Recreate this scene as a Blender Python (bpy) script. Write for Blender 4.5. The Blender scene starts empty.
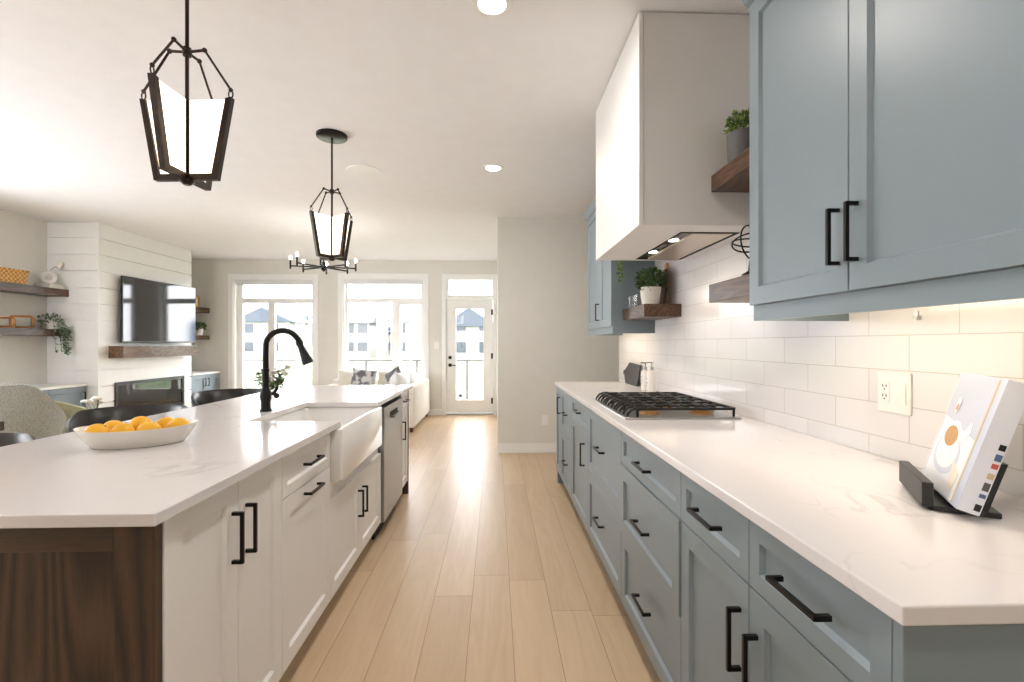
import bpy, bmesh, math, random
from mathutils import Vector, Matrix
from math import sin, cos, pi, radians, sqrt
random.seed(7)
S = bpy.context.scene
COL = S.collection

# ------------------------------------------------------------------ camera
TH = math.atan(16.7 / 482.0)
cd = bpy.data.cameras.new('camera'); cam = bpy.data.objects.new('camera', cd); COL.objects.link(cam)
cd.sensor_fit = 'HORIZONTAL'; cd.sensor_width = 36.0; cd.lens = 36.0 * 482.0 / 1024.0
cd.shift_y = 2.5 / 1024.0; cd.clip_start = 0.02; cd.clip_end = 3000
cam.location = (0, 0, 1.27); cam.rotation_euler = (pi / 2, 0, -TH)
S.camera = cam

# ------------------------------------------------------------------ world, exposure, lamps
S.view_settings.view_transform = 'Standard'; S.view_settings.look = 'None'
S.view_settings.exposure = 0.42; S.view_settings.gamma = 1.0; S.view_settings.use_curve_mapping = False
W = bpy.data.worlds.new('overcast_sky'); S.world = W; W.use_nodes = True
bg = W.node_tree.nodes['Background']; bg.inputs[0].default_value = (0.95, 0.965, 1.0, 1); bg.inputs[1].default_value = 9.0


def lamp(name, loc, power, color, size, rot=(0, 0, 0), sy=None, spread=180, shape=None):
    l = bpy.data.lights.new(name, 'AREA'); l.energy = power; l.color = color
    l.shape = shape or ('RECTANGLE' if sy else 'DISK'); l.size = size
    if sy: l.size_y = sy
    l.spread = radians(spread)
    o = bpy.data.objects.new(name, l); o.location = loc; o.rotation_euler = rot; COL.objects.link(o)
    return o


WARM = (1.0, 0.80, 0.58); SOFT = (1.0, 0.94, 0.88)
DOWNLIGHTS = [(-0.014, 2.089), (-0.019, 4.04), (-0.014, 0.14), (-0.014, -1.81)]
for dx, dy in DOWNLIGHTS:
    lamp('downlight_lamp', (dx, dy, 2.725), 9, SOFT, 0.12, spread=170)
for hy in (2.42, 2.74):
    lamp('hood_lamp', (0.905, hy, 1.785), 0.7, WARM, 0.05, spread=150)


# ------------------------------------------------------------------ materials
def lin(r, g, b):
    f = lambda c: (c / 255 / 12.92) if c / 255 <= 0.04045 else ((c / 255 + 0.055) / 1.055) ** 2.4
    return (f(r), f(g), f(b), 1)


def newmat(name):
    m = bpy.data.materials.new(name); m.use_nodes = True
    nt = m.node_tree; p = nt.nodes['Principled BSDF']
    return m, nt, p


def node(nt, t, **k):
    n = nt.nodes.new(t)
    for a, v in k.items(): setattr(n, a, v)
    return n


def plain(name, col, rough=0.5, metal=0.0, var=0.03, scale=8.0, bump=0.0, bscale=200.0, coat=0.0, spec=None, emit=None, es=0.0):
    m, nt, p = newmat(name)
    p.inputs['Roughness'].default_value = rough; p.inputs['Metallic'].default_value = metal
    if coat: p.inputs['Coat Weight'].default_value = coat; p.inputs['Coat Roughness'].default_value = 0.05
    if spec is not None: p.inputs['Specular IOR Level'].default_value = spec
    tc = node(nt, 'ShaderNodeTexCoord'); nz = node(nt, 'ShaderNodeTexNoise'); nz.inputs['Scale'].default_value = scale
    nt.links.new(tc.outputs['Object'], nz.inputs['Vector'])
    mx = node(nt, 'ShaderNodeMix', data_type='RGBA')
    mx.inputs[6].default_value = tuple(c * (1 - var) for c in col[:3]) + (1,)
    mx.inputs[7].default_value = tuple(min(1, c * (1 + var)) for c in col[:3]) + (1,)
    nt.links.new(nz.outputs['Fac'], mx.inputs[0]); nt.links.new(mx.outputs[2], p.inputs['Base Color'])
    if bump:
        n2 = node(nt, 'ShaderNodeTexNoise'); n2.inputs['Scale'].default_value = bscale
        nt.links.new(tc.outputs['Object'], n2.inputs['Vector'])
        b = node(nt, 'ShaderNodeBump'); b.inputs['Strength'].default_value = bump; b.inputs['Distance'].default_value = 0.002
        nt.links.new(n2.outputs['Fac'], b.inputs['Height']); nt.links.new(b.outputs['Normal'], p.inputs['Normal'])
    if emit:
        p.inputs['Emission Color'].default_value = emit; p.inputs['Emission Strength'].default_value = es
    return m


def wood(name, dark, light, axis='Z', scale=1.0, rough=0.42, rings=7.0, dist=5.0):
    m, nt, p = newmat(name); L = nt.links.new
    p.inputs['Roughness'].default_value = rough
    tc = node(nt, 'ShaderNodeTexCoord'); mp = node(nt, 'ShaderNodeMapping')
    sc = {'X': (0.14, 1, 1), 'Y': (1, 0.14, 1), 'Z': (1, 1, 0.14)}[axis]
    mp.inputs['Scale'].default_value = tuple(a * scale for a in sc)
    L(tc.outputs['Object'], mp.inputs['Vector'])
    w = node(nt, 'ShaderNodeTexNoise'); w.inputs['Scale'].default_value = rings; w.inputs['Detail'].default_value = 1.5
    w.inputs['Distortion'].default_value = 0.4
    L(mp.outputs['Vector'], w.inputs['Vector'])
    mul = node(nt, 'ShaderNodeMath', operation='MULTIPLY'); mul.inputs[1].default_value = dist * 4
    L(w.outputs['Fac'], mul.inputs[0])
    fr = node(nt, 'ShaderNodeMath', operation='PINGPONG'); fr.inputs[1].default_value = 1.0; L(mul.outputs[0], fr.inputs[0])
    f = node(nt, 'ShaderNodeTexNoise'); f.inputs['Scale'].default_value = 130; f.inputs['Detail'].default_value = 3
    L(mp.outputs['Vector'], f.inputs['Vector'])
    ad = node(nt, 'ShaderNodeMix', data_type='FLOAT'); ad.inputs[0].default_value = 0.45
    L(fr.outputs[0], ad.inputs[2]); L(f.outputs['Fac'], ad.inputs[3])
    cr = node(nt, 'ShaderNodeValToRGB')
    cr.color_ramp.elements[0].position = 0.25; cr.color_ramp.elements[0].color = dark
    cr.color_ramp.elements[1].position = 0.75; cr.color_ramp.elements[1].color = light
    L(ad.outputs[0], cr.inputs[0]); L(cr.outputs[0], p.inputs['Base Color'])
    b = node(nt, 'ShaderNodeBump'); b.inputs['Strength'].default_value = 0.12; b.inputs['Distance'].default_value = 0.002
    L(f.outputs['Fac'], b.inputs['Height']); L(b.outputs['Normal'], p.inputs['Normal'])
    return m


def floor_material():
    m, nt, p = newmat('oak_plank_floor'); L = nt.links.new
    tc = node(nt, 'ShaderNodeTexCoord'); sp = node(nt, 'ShaderNodeSeparateXYZ'); L(tc.outputs['Object'], sp.inputs[0])

    def M(op, a, b=None):
        n = node(nt, 'ShaderNodeMath', operation=op)
        for i, v in enumerate((a, b)):
            if v is None: continue
            if isinstance(v, (int, float)): n.inputs[i].default_value = v
            else: L(v, n.inputs[i])
        return n.outputs[0]
    PW, PL = 0.19, 1.75
    u = M('DIVIDE', M('ADD', sp.outputs[0], 0.115 + 19), PW); row = M('FLOOR', u)
    wn = node(nt, 'ShaderNodeTexWhiteNoise', noise_dimensions='1D'); L(row, wn.inputs['W'])
    v = M('ADD', M('DIVIDE', sp.outputs[1], PL), M('MULTIPLY', wn.outputs['Value'], 7.3)); pid = M('FLOOR', v)
    w2 = node(nt, 'ShaderNodeTexWhiteNoise', noise_dimensions='2D')
    cb = node(nt, 'ShaderNodeCombineXYZ'); L(row, cb.inputs[0]); L(pid, cb.inputs[1]); L(cb.outputs[0], w2.inputs['Vector'])
    fu = M('FRACT', u); fv = M('FRACT', v)
    eu = M('MULTIPLY', M('MINIMUM', fu, M('SUBTRACT', 1, fu)), PW)
    ev = M('MULTIPLY', M('MINIMUM', fv, M('SUBTRACT', 1, fv)), PL)
    gap = M('LESS_THAN', M('MINIMUM', eu, ev), 0.0013)
    # grain, shifted per plank
    cg = node(nt, 'ShaderNodeCombineXYZ')
    L(M('ADD', sp.outputs[0], M('MULTIPLY', w2.outputs['Value'], 13.0)), cg.inputs[0]); L(M('MULTIPLY', sp.outputs[1], 0.09), cg.inputs[1])
    L(M('MULTIPLY', w2.outputs['Value'], 31.0), cg.inputs[2])
    n1 = node(nt, 'ShaderNodeTexNoise'); n1.inputs['Scale'].default_value = 9; n1.inputs['Detail'].default_value = 2; n1.inputs['Distortion'].default_value = 0.6
    L(cg.outputs[0], n1.inputs['Vector'])
    n2 = node(nt, 'ShaderNodeTexNoise'); n2.inputs['Scale'].default_value = 90; n2.inputs['Detail'].default_value = 3
    L(cg.outputs[0], n2.inputs['Vector'])
    pp = M('PINGPONG', M('MULTIPLY', n1.outputs['Fac'], 9.0), 1.0)
    g = M('ADD', M('MULTIPLY', pp, 0.4), M('MULTIPLY', n2.outputs['Fac'], 0.6))
    tone = M('ADD', M('MULTIPLY', g, 0.55), M('MULTIPLY', w2.outputs['Value'], 0.45))
    cr = node(nt, 'ShaderNodeValToRGB'); e = cr.color_ramp.elements
    e[0].position = 0.1; e[0].color = lin(190, 162, 129); e[1].position = 0.9; e[1].color = lin(215, 190, 157)
    L(tone, cr.inputs[0])
    mx = node(nt, 'ShaderNodeMix', data_type='RGBA'); mx.inputs[7].default_value = lin(150, 120, 92)
    L(gap, mx.inputs[0]); L(cr.outputs[0], mx.inputs[6]); L(mx.outputs[2], p.inputs['Base Color'])
    p.inputs['Roughness'].default_value = 0.36
    b = node(nt, 'ShaderNodeBump'); b.inputs['Strength'].default_value = 0.25; b.inputs['Distance'].default_value = 0.002
    L(M('SUBTRACT', M('MULTIPLY', n2.outputs['Fac'], 0.25), gap), b.inputs['Height']); L(b.outputs['Normal'], p.inputs['Normal'])
    return m


def tile_material():
    m, nt, p = newmat('white_subway_tile'); L = nt.links.new
    tc = node(nt, 'ShaderNodeTexCoord'); sp = node(nt, 'ShaderNodeSeparateXYZ'); L(tc.outputs['Object'], sp.inputs[0])
    cb = node(nt, 'ShaderNodeCombineXYZ')
    a = node(nt, 'ShaderNodeMath', operation='ADD'); a.inputs[1].default_value = -2.607 + 31 * 0.307; L(sp.outputs[1], a.inputs[0])
    z = node(nt, 'ShaderNodeMath', operation='ADD'); z.inputs[1].default_value = -1.295 + 20 * 0.1065; L(sp.outputs[2], z.inputs[0])
    L(a.outputs[0], cb.inputs[0]); L(z.outputs[0], cb.inputs[1])
    bt = node(nt, 'ShaderNodeTexBrick'); bt.offset = 0.5; bt.inputs['Scale'].default_value = 1.0
    bt.inputs['Brick Width'].default_value = 0.307; bt.inputs['Row Height'].default_value = 0.1065
    bt.inputs['Mortar Size'].default_value = 0.0016; bt.inputs['Mortar Smooth'].default_value = 0.3
    bt.inputs['Color1'].default_value = lin(226, 223, 223); bt.inputs['Color2'].default_value = lin(230, 227, 227)
    bt.inputs['Mortar'].default_value = lin(198, 194, 188)
    L(cb.outputs[0], bt.inputs['Vector']); L(bt.outputs['Color'], p.inputs['Base Color'])
    p.inputs['Roughness'].default_value = 0.16
    nz = node(nt, 'ShaderNodeTexNoise'); nz.inputs['Scale'].default_value = 7; L(tc.outputs['Object'], nz.inputs['Vector'])
    mu = node(nt, 'ShaderNodeMath', operation='MULTIPLY_ADD'); mu.inputs[1].default_value = -1.0
    L(bt.outputs['Fac'], mu.inputs[0]); L(nz.outputs['Fac'], mu.inputs[2])
    b = node(nt, 'ShaderNodeBump'); b.inputs['Strength'].default_value = 0.35; b.inputs['Distance'].default_value = 0.002
    L(mu.outputs[0], b.inputs['Height']); L(b.outputs['Normal'], p.inputs['Normal'])
    return m


def quartz_material():
    m, nt, p = newmat('white_veined_quartz'); L = nt.links.new
    tc = node(nt, 'ShaderNodeTexCoord')
    n1 = node(nt, 'ShaderNodeTexNoise'); n1.inputs['Scale'].default_value = 1.6; n1.inputs['Detail'].default_value = 6; n1.inputs['Distortion'].default_value = 1.3
    L(tc.outputs['Object'], n1.inputs['Vector'])
    s = node(nt, 'ShaderNodeMath', operation='SUBTRACT'); s.inputs[1].default_value = 0.5; L(n1.outputs['Fac'], s.inputs[0])
    ab = node(nt, 'ShaderNodeMath', operation='ABSOLUTE'); L(s.outputs[0], ab.inputs[0])
    cr = node(nt, 'ShaderNodeValToRGB'); e = cr.color_ramp.elements
    e[0].position = 0.0; e[0].color = (0.40, 0.40, 0.40, 1); e[1].position = 0.010; e[1].color = (0, 0, 0, 1)
    L(ab.outputs[0], cr.inputs[0])
    n2 = node(nt, 'ShaderNodeTexNoise'); n2.inputs['Scale'].default_value = 2.3; n2.inputs['Detail'].default_value = 2
    L(tc.outputs['Object'], n2.inputs['Vector'])
    c2 = node(nt, 'ShaderNodeValToRGB'); c2.color_ramp.elements[0].position = 0.45; c2.color_ramp.elements[1].position = 0.68
    L(n2.outputs['Fac'], c2.inputs[0])
    mu = node(nt, 'ShaderNodeMath', operation='MULTIPLY'); L(cr.outputs[0], mu.inputs[0]); L(c2.outputs[0], mu.inputs[1])
    mx = node(nt, 'ShaderNodeMix', data_type='RGBA')
    mx.inputs[6].default_value = lin(229, 225, 225); mx.inputs[7].default_value = lin(150, 148, 152)
    L(mu.outputs[0], mx.inputs[0]); L(mx.outputs[2], p.inputs['Base Color'])
    p.inputs['Roughness'].default_value = 0.13
    return m


def glass_material(name, tint=(1, 1, 1, 1), refl=0.05, rough=0.0):
    m = bpy.data.materials.new(name); m.use_nodes = True; nt = m.node_tree
    nt.nodes.remove(nt.nodes['Principled BSDF']); out = nt.nodes['Material Output']
    t = node(nt, 'ShaderNodeBsdfTransparent'); t.inputs[0].default_value = tint
    g = node(nt, 'ShaderNodeBsdfGlossy'); g.inputs['Roughness'].default_value = rough
    lw = node(nt, 'ShaderNodeLayerWeight'); lw.inputs['Blend'].default_value = 0.5
    pw = node(nt, 'ShaderNodeMath', operation='POWER'); pw.inputs[1].default_value = 5.0; nt.links.new(lw.outputs['Facing'], pw.inputs[0])
    ma = node(nt, 'ShaderNodeMath', operation='MULTIPLY_ADD'); ma.inputs[1].default_value = 0.9; ma.inputs[2].default_value = refl; nt.links.new(pw.outputs[0], ma.inputs[0])
    mx = node(nt, 'ShaderNodeMixShader'); nt.links.new(ma.outputs[0], mx.inputs[0])
    nt.links.new(t.outputs[0], mx.inputs[1]); nt.links.new(g.outputs[0], mx.inputs[2]); nt.links.new(mx.outputs[0], out.inputs[0])
    return m


def weave_material(name, c1, c2, scale=60):
    m, nt, p = newmat(name); L = nt.links.new
    tc = node(nt, 'ShaderNodeTexCoord'); v = node(nt, 'ShaderNodeTexChecker'); v.inputs['Scale'].default_value = scale
    v.inputs['Color1'].default_value = c1; v.inputs['Color2'].default_value = c2
    n = node(nt, 'ShaderNodeTexNoise'); n.inputs['Scale'].default_value = scale * 0.6
    mp = node(nt, 'ShaderNodeMix', data_type='RGBA'); mp.inputs[0].default_value = 0.03
    L(tc.outputs['Object'], n.inputs['Vector']); L(tc.outputs['Object'], mp.inputs[6]); L(n.outputs['Color'], mp.inputs[7])
    L(mp.outputs[2], v.inputs['Vector']); L(v.outputs['Color'], p.inputs['Base Color'])
    p.inputs['Roughness'].default_value = 0.75
    b = node(nt, 'ShaderNodeBump'); b.inputs['Strength'].default_value = 0.6; b.inputs['Distance'].default_value = 0.004
    L(v.outputs['Fac'], b.inputs['Height']); L(b.outputs['Normal'], p.inputs['Normal'])
    return m


def speckle_material(name, c1, c2, scale=90, rough=0.9, lo=0.42, hi=0.6):
    m, nt, p = newmat(name); L = nt.links.new
    tc = node(nt, 'ShaderNodeTexCoord'); n = node(nt, 'ShaderNodeTexNoise'); n.inputs['Scale'].default_value = scale; n.inputs['Detail'].default_value = 4
    L(tc.outputs['Object'], n.inputs['Vector'])
    cr = node(nt, 'ShaderNodeValToRGB'); e = cr.color_ramp.elements
    e[0].position = lo; e[0].color = c1; e[1].position = hi; e[1].color = c2
    L(n.outputs['Fac'], cr.inputs[0]); L(cr.outputs[0], p.inputs['Base Color']); p.inputs['Roughness'].default_value = rough
    b = node(nt, 'ShaderNodeBump'); b.inputs['Strength'].default_value = 0.3; b.inputs['Distance'].default_value = 0.003
    L(n.outputs['Fac'], b.inputs['Height']); L(b.outputs['Normal'], p.inputs['Normal'])
    return m


M_ = {}
M_['wall'] = plain('greige_wall_paint', lin(224, 221, 213), 0.75, bump=0.05, bscale=350)
M_['ceil'] = plain('ceiling_paint', lin(244, 243, 244), 0.85, bump=0.06, bscale=250)
M_['trim'] = plain('white_trim_paint', lin(240, 239, 236), 0.4)
M_['floor'] = floor_material()
M_['tile'] = tile_material()
M_['quartz'] = quartz_material()
M_['blue'] = plain('blue_grey_cabinet_paint', lin(131, 145, 153), 0.38, var=0.02, scale=3)
M_['white'] = plain('white_cabinet_paint', lin(240, 237, 234), 0.38, var=0.015, scale=3)
M_['hoodwhite'] = plain('white_hood_paint', lin(238, 236, 234), 0.45, var=0.01, scale=3)
M_['black'] = plain('matte_black_metal', lin(28, 27, 27), 0.35, 0.6, var=0.1)
M_['iron'] = plain('cast_iron', lin(30, 29, 29), 0.45, 0.3, var=0.2, scale=40, bump=0.2)
M_['bronze'] = plain('dark_bronze', lin(50, 40, 34), 0.4, 0.7, var=0.1)
M_['steel'] = plain('brushed_stainless', lin(176, 177, 177), 0.33, 0.9, var=0.04, scale=20)
M_['chrome'] = plain('chrome', lin(220, 220, 220), 0.1, 1.0)
M_['brass'] = plain('burner_brass', lin(190, 150, 100), 0.35, 0.9)
M_['dark'] = plain('flat_black', lin(30, 30, 31), 0.7)  # even near-black of tub, toe kick, insert frame and bracket
M_['walnutZ'] = wood('dark_stained_oak_upright', lin(43, 31, 23), lin(82, 62, 47), 'Z', 1.0, 0.5, rings=3.0, dist=9.0)
M_['walnutX'] = wood('dark_stained_oak_across', lin(43, 31, 23), lin(82, 62, 47), 'X', 1.0, 0.5, rings=3.2, dist=4.0)
M_['shelfY'] = wood('walnut_shelf', lin(58, 38, 26), lin(98, 68, 48), 'Y', 1.4, 0.32)
M_['mantel'] = wood('mantel_wood', lin(86, 64, 48), lin(122, 94, 72), 'Y', 1.4, 0.2)
M_['oakZ'] = wood('oak_board', lin(150, 108, 60), lin(196, 152, 96), 'Z', 1.5)
M_['darkboard'] = wood('dark_board', lin(66, 42, 26), lin(104, 70, 42), 'Z', 1.5)
M_['porcelain'] = plain('white_porcelain', lin(243, 241, 238), 0.08, var=0.01, coat=0.3)
M_['ceramic'] = plain('cream_ceramic', lin(232, 226, 216), 0.25, var=0.02)
M_['potwhite'] = plain('white_pot', lin(235, 230, 224), 0.5)
M_['potgrey'] = plain('grey_pot', lin(92, 90, 90), 0.7)
M_['leaf'] = speckle_material('dark_green_leaf', lin(44, 66, 36), lin(96, 124, 66), 30, 0.55)
M_['leaf2'] = speckle_material('fresh_green_leaf', lin(66, 92, 40), lin(150, 170, 92), 40, 0.55)
M_['sageleaf'] = speckle_material('sage_leaf', lin(70, 92, 66), lin(150, 166, 140), 30, 0.6)
M_['petal'] = plain('white_petal', lin(240, 236, 226), 0.7)
M_['petalpink'] = plain('dusty_petal', lin(196, 186, 184), 0.7)
M_['orange'] = plain('orange_peel', lin(252, 184, 36), 0.4, var=0.12, scale=15, bump=0.25, bscale=300)
M_['plastic'] = plain('white_plastic', lin(240, 236, 232), 0.3)
M_['blackplastic'] = plain('black_plastic', lin(20, 20, 22), 0.3)
M_['leather'] = plain('black_leather', lin(26, 25, 26), 0.32, var=0.15, bump=0.15, bscale=120)
M_['greyfabric'] = speckle_material('grey_bouclé_fabric', lin(150, 152, 146), lin(196, 198, 190), 220)
M_['greenfabric'] = speckle_material('sage_fabric', lin(160, 164, 132), lin(188, 190, 160), 220)
M_['sofa'] = speckle_material('ivory_sofa_fabric', lin(226, 222, 212), lin(240, 237, 230), 80)
M_['cushion'] = speckle_material('cream_cushion_fabric', lin(222, 214, 198), lin(238, 232, 220), 80)
M_['pillow'] = speckle_material('grey_patterned_fabric', lin(112, 112, 118), lin(214, 212, 210), 9, 0.9, 0.46, 0.54)
M_['throw'] = speckle_material('white_throw_fabric', lin(232, 234, 240), lin(246, 247, 250), 70)
M_['basket'] = weave_material('woven_wicker', lin(176, 120, 58), lin(222, 178, 112), 42)
M_['amber'] = wood('amber_wood', lin(150, 90, 34), lin(198, 136, 66), 'Y', 2.0)
M_['screen'] = plain('tv_glass', lin(14, 15, 18), 0.06, spec=0.9)
M_['fireglass'] = glass_material('smoked_glass', (0.6, 0.6, 0.57, 1), 0.09)
M_['glass'] = glass_material('clear_glass')
M_['soot'] = plain('firebox_black', lin(36, 34, 32), 0.6)
M_['log'] = speckle_material('charred_log', lin(80, 60, 44), lin(190, 150, 110), 14)
M_['frost'] = plain('frosted_lit_glass', lin(250, 246, 236), 0.5, emit=(1.0, 0.86, 0.68, 1), es=1.5)
M_['bulb'] = plain('lit_bulb', lin(255, 246, 230), 0.4, emit=(1.0, 0.95, 0.89, 1), es=75.0)
M_['lens'] = plain('lit_lens', lin(255, 250, 240), 0.4, emit=(1.0, 0.94, 0.84, 1), es=9.0)
M_['led'] = plain('led_diffuser', lin(255, 240, 220), 0.4, emit=(1.0, 0.80, 0.55, 1), es=24.0)
M_['grille'] = plain('speaker_grille', lin(214, 212, 210), 0.7, bump=0.4, bscale=900)
M_['soap'] = plain('soap_bottle_white', lin(236, 231, 224), 0.3)
M_['blind'] = plain('blind_fabric', lin(226, 226, 224), 0.7)
M_['page'] = plain('paper_page', lin(240, 237, 230), 0.7, var=0.05, scale=200)
M_['cover'] = plain('pale_blue_print', lin(196, 202, 220), 0.3)
M_['coverw'] = plain('white_print', lin(232, 234, 242), 0.3)
M_['coffee'] = plain('golden_print', lin(190, 146, 92), 0.4, var=0.2, scale=200)
M_['bookred'] = plain('red_print', lin(205, 96, 80), 0.4)
M_['bookblue'] = plain('blue_print', lin(90, 110, 150), 0.4)
M_['tan'] = plain('tan_print', lin(206, 186, 150), 0.4)
M_['slate'] = plain('slate_board', lin(62, 62, 64), 0.55)
M_['standgrey'] = plain('charcoal_stand', lin(40, 40, 41), 0.42)
M_['lawn'] = speckle_material('lawn_grass', lin(82, 100, 62), lin(104, 118, 80), 0.6)
M_['deck'] = plain('deck_boards', lin(110, 104, 98), 0.8)
M_['siding'] = plain('pale_siding', lin(150, 149, 147), 0.8)
M_['siding2'] = plain('tan_siding', lin(112, 98, 86), 0.8)
M_['roof'] = plain('grey_roof', lin(72, 78, 88), 0.9)
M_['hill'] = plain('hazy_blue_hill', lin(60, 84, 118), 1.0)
M_['pane'] = plain('dark_house_pane', lin(44, 52, 60), 0.2)
M_['gold'] = plain('aged_gold', lin(190, 146, 74), 0.35, 0.6, var=0.2, scale=30)


# ------------------------------------------------------------------ mesh helpers
class MB:
    def __init__(self): self.bm = bmesh.new(); self.round = False

    def box(self, x0, x1, y0, y1, z0, z1, bev=0.0, seg=2):
        r = bmesh.ops.create_cube(self.bm, size=1.0, matrix=Matrix.Translation(((x0 + x1) / 2, (y0 + y1) / 2, (z0 + z1) / 2)) @ Matrix.Diagonal((abs(x1 - x0), abs(y1 - y0), abs(z1 - z0), 1)))
        if bev:
            es = list({e for v in r['verts'] for e in v.link_edges})
            bmesh.ops.bevel(self.bm, geom=es, offset=bev, segments=seg, profile=0.5, affect='EDGES')
        return self

    def obox(self, c, ax, ay, az, hx, hy, hz, bev=0.0):
        ax, ay, az = (Vector(a).normalized() for a in (ax, ay, az))
        m = Matrix(((ax.x, ay.x, az.x, c[0]), (ax.y, ay.y, az.y, c[1]), (ax.z, ay.z, az.z, c[2]), (0, 0, 0, 1)))
        r = bmesh.ops.create_cube(self.bm, size=2.0, matrix=m @ Matrix.Diagonal((hx, hy, hz, 1)))
        if bev:
            es = list({e for v in r['verts'] for e in v.link_edges})
            bmesh.ops.bevel(self.bm, geom=es, offset=bev, segments=2, profile=0.5, affect='EDGES')
        return self

    def cyl(self, a, b, r0, r1=None, n=16):
        self.round = True
        a = Vector(a); b = Vector(b); d = b - a
        q = Vector((0, 0, 1)).rotation_difference(d.normalized()).to_matrix().to_4x4()
        bmesh.ops.create_cone(self.bm, cap_ends=True, segments=n, radius1=r0, radius2=r0 if r1 is None else r1, depth=d.length, matrix=Matrix.Translation((a + b) / 2) @ q)
        return self

    def bar(self, a, b, w, h=None, up=(0, 0, 1)):
        a = Vector(a); b = Vector(b); d = (b - a); h = h or w
        u = Vector(up)
        if abs(d.normalized().dot(u)) > 0.98: u = Vector((1, 0, 0))
        s = d.cross(u).normalized(); u = s.cross(d).normalized()
        return self.obox((a + b) / 2, d, s, u, d.length / 2, w / 2, h / 2)

    def sphere(self, c, r, sc=(1, 1, 1), u=16, v=10, rot=None):
        self.round = True
        m = Matrix.Translation(c) @ (rot.to_4x4() if rot else Matrix.Identity(4)) @ Matrix.Diagonal((r * sc[0], r * sc[1], r * sc[2], 1))
        bmesh.ops.create_uvsphere(self.bm, u_segments=u, v_segments=v, radius=1.0, matrix=m); return self

    def tube(self, pts, r, n=10, closed=False):
        self.round = True
        pts = [Vector(p) for p in pts]; N = len(pts); rings = []; up = None
        for i, p in enumerate(pts):
            if closed: t = pts[(i + 1) % N] - pts[i - 1]
            else: t = pts[min(i + 1, N - 1)] - pts[max(i - 1, 0)]
            t.normalize()
            if up is None:
                up = Vector((0, 0, 1)) if abs(t.z) < 0.9 else Vector((1, 0, 0))
            s = t.cross(up).normalized(); up = s.cross(t).normalized()
            rr = r[i] if isinstance(r, (list, tuple)) else r
            rings.append([self.bm.verts.new(p + (s * cos(2 * pi * k / n) + up * sin(2 * pi * k / n)) * rr) for k in range(n)])
        for i in range(N if closed else N - 1):
            A, B = rings[i], rings[(i + 1) % N]
            for k in range(n): self.bm.faces.new((A[k], A[(k + 1) % n], B[(k + 1) % n], B[k]))
        if not closed:
            self.bm.faces.new(rings[0]); self.bm.faces.new(rings[-1])
        return self

    def lathe(self, prof, c=(0, 0, 0), n=24, sx=1.0, sy=1.0, rot=0.0):
        self.round = True
        rings = []
        for r, z in prof:
            rings.append([self.bm.verts.new((c[0] + (r * cos(2 * pi * k / n) * sx) * cos(rot) - (r * sin(2 * pi * k / n) * sy) * sin(rot),
                                             c[1] + (r * cos(2 * pi * k / n) * sx) * sin(rot) + (r * sin(2 * pi * k / n) * sy) * cos(rot), c[2] + z)) for k in range(n)])
        for i in range(len(rings) - 1):
            for k in range(n): self.bm.faces.new((rings[i][k], rings[i][(k + 1) % n], rings[i + 1][(k + 1) % n], rings[i + 1][k]))
        self.bm.faces.new(rings[0]); self.bm.faces.new(rings[-1])
        return self

    def prism(self, poly, v, at=(0, 0, 0)):
        a = [self.bm.verts.new(Vector(p) + Vector(at)) for p in poly]; b = [self.bm.verts.new(Vector(p) + Vector(at) + Vector(v)) for p in poly]
        n = len(poly); self.bm.faces.new(a); self.bm.faces.new(b[::-1])
        for i in range(n): self.bm.faces.new((a[i], a[(i + 1) % n], b[(i + 1) % n], b[i]))
        return self

    def face(self, pts): self.bm.faces.new([self.bm.verts.new(p) for p in pts]); return self

    def shaker(self, o, u, v, n, w, h, fr=0.06, t=0.02, rec=0.011):
        """framed front: o = back lower corner, u across, v up, n outwards"""
        o, u, v, n = Vector(o), Vector(u), Vector(v), Vector(n)
        fr = min(fr, w * 0.3, h * 0.3); bm = self.bm; b = 0.0015
        V = lambda a, c, d: bm.verts.new(o + u * a + v * c + n * d)
        rings = []
        for ins, d in ((0, 0), (0, t - b), (b, t), (fr, t), (fr + 0.007, t - rec)):
            rings.append([V(ins, ins, d), V(w - ins, ins, d), V(w - ins, h - ins, d), V(ins, h - ins, d)])
        for A, B in zip(rings, rings[1:]):
            for k in range(4): bm.faces.new((A[k], A[(k + 1) % 4], B[(k + 1) % 4], B[k]))
        bm.faces.new(rings[0]); bm.faces.new(rings[-1])
        return self

    def pull(self, c, along, n, L=0.145, w=0.0095, off=0.032):
        """square bar pull: c on the face, bar stands off along n"""
        c, a, n = Vector(c), Vector(along), Vector(n); s = a.cross(n)
        self.obox(c + n * (off - w / 2), a, n, s, L / 2, w / 2, w / 2, 0.001)
        for k in (-1, 1): self.obox(c + a * k * (L / 2 - w / 2) + n * (off / 2 - w / 4), a, n, s, w / 2, off / 2 - w / 4, w / 2)
        return self

    def build(self, name, mat, parent=None, at=(0, 0, 0), smooth=40, bevel=0.0, sub=0, solid=0.0):
        bm = self.bm
        bmesh.ops.translate(bm, verts=bm.verts, vec=-Vector(at))
        bmesh.ops.recalc_face_normals(bm, faces=bm.faces)
        me = bpy.data.meshes.new(name); bm.to_mesh(me); bm.free()
        me.materials.append(M_[mat] if isinstance(mat, str) else mat)
        if smooth and (self.round or smooth != 40):
            for p in me.polygons: p.use_smooth = True
            me.set_sharp_from_angle(angle=radians(smooth))
        o = bpy.data.objects.new(name, me); COL.objects.link(o)
        if solid:
            md = o.modifiers.new('solid', 'SOLIDIFY'); md.thickness = solid
        if bevel:
            md = o.modifiers.new('bevel', 'BEVEL'); md.width = bevel; md.segments = 2; md.limit_method = 'ANGLE'; md.angle_limit = radians(40)
        if sub:
            md = o.modifiers.new('sub', 'SUBSURF'); md.levels = sub; md.render_levels = sub
        if parent: o.parent = parent
        else: o.location = at
        return o


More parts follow.
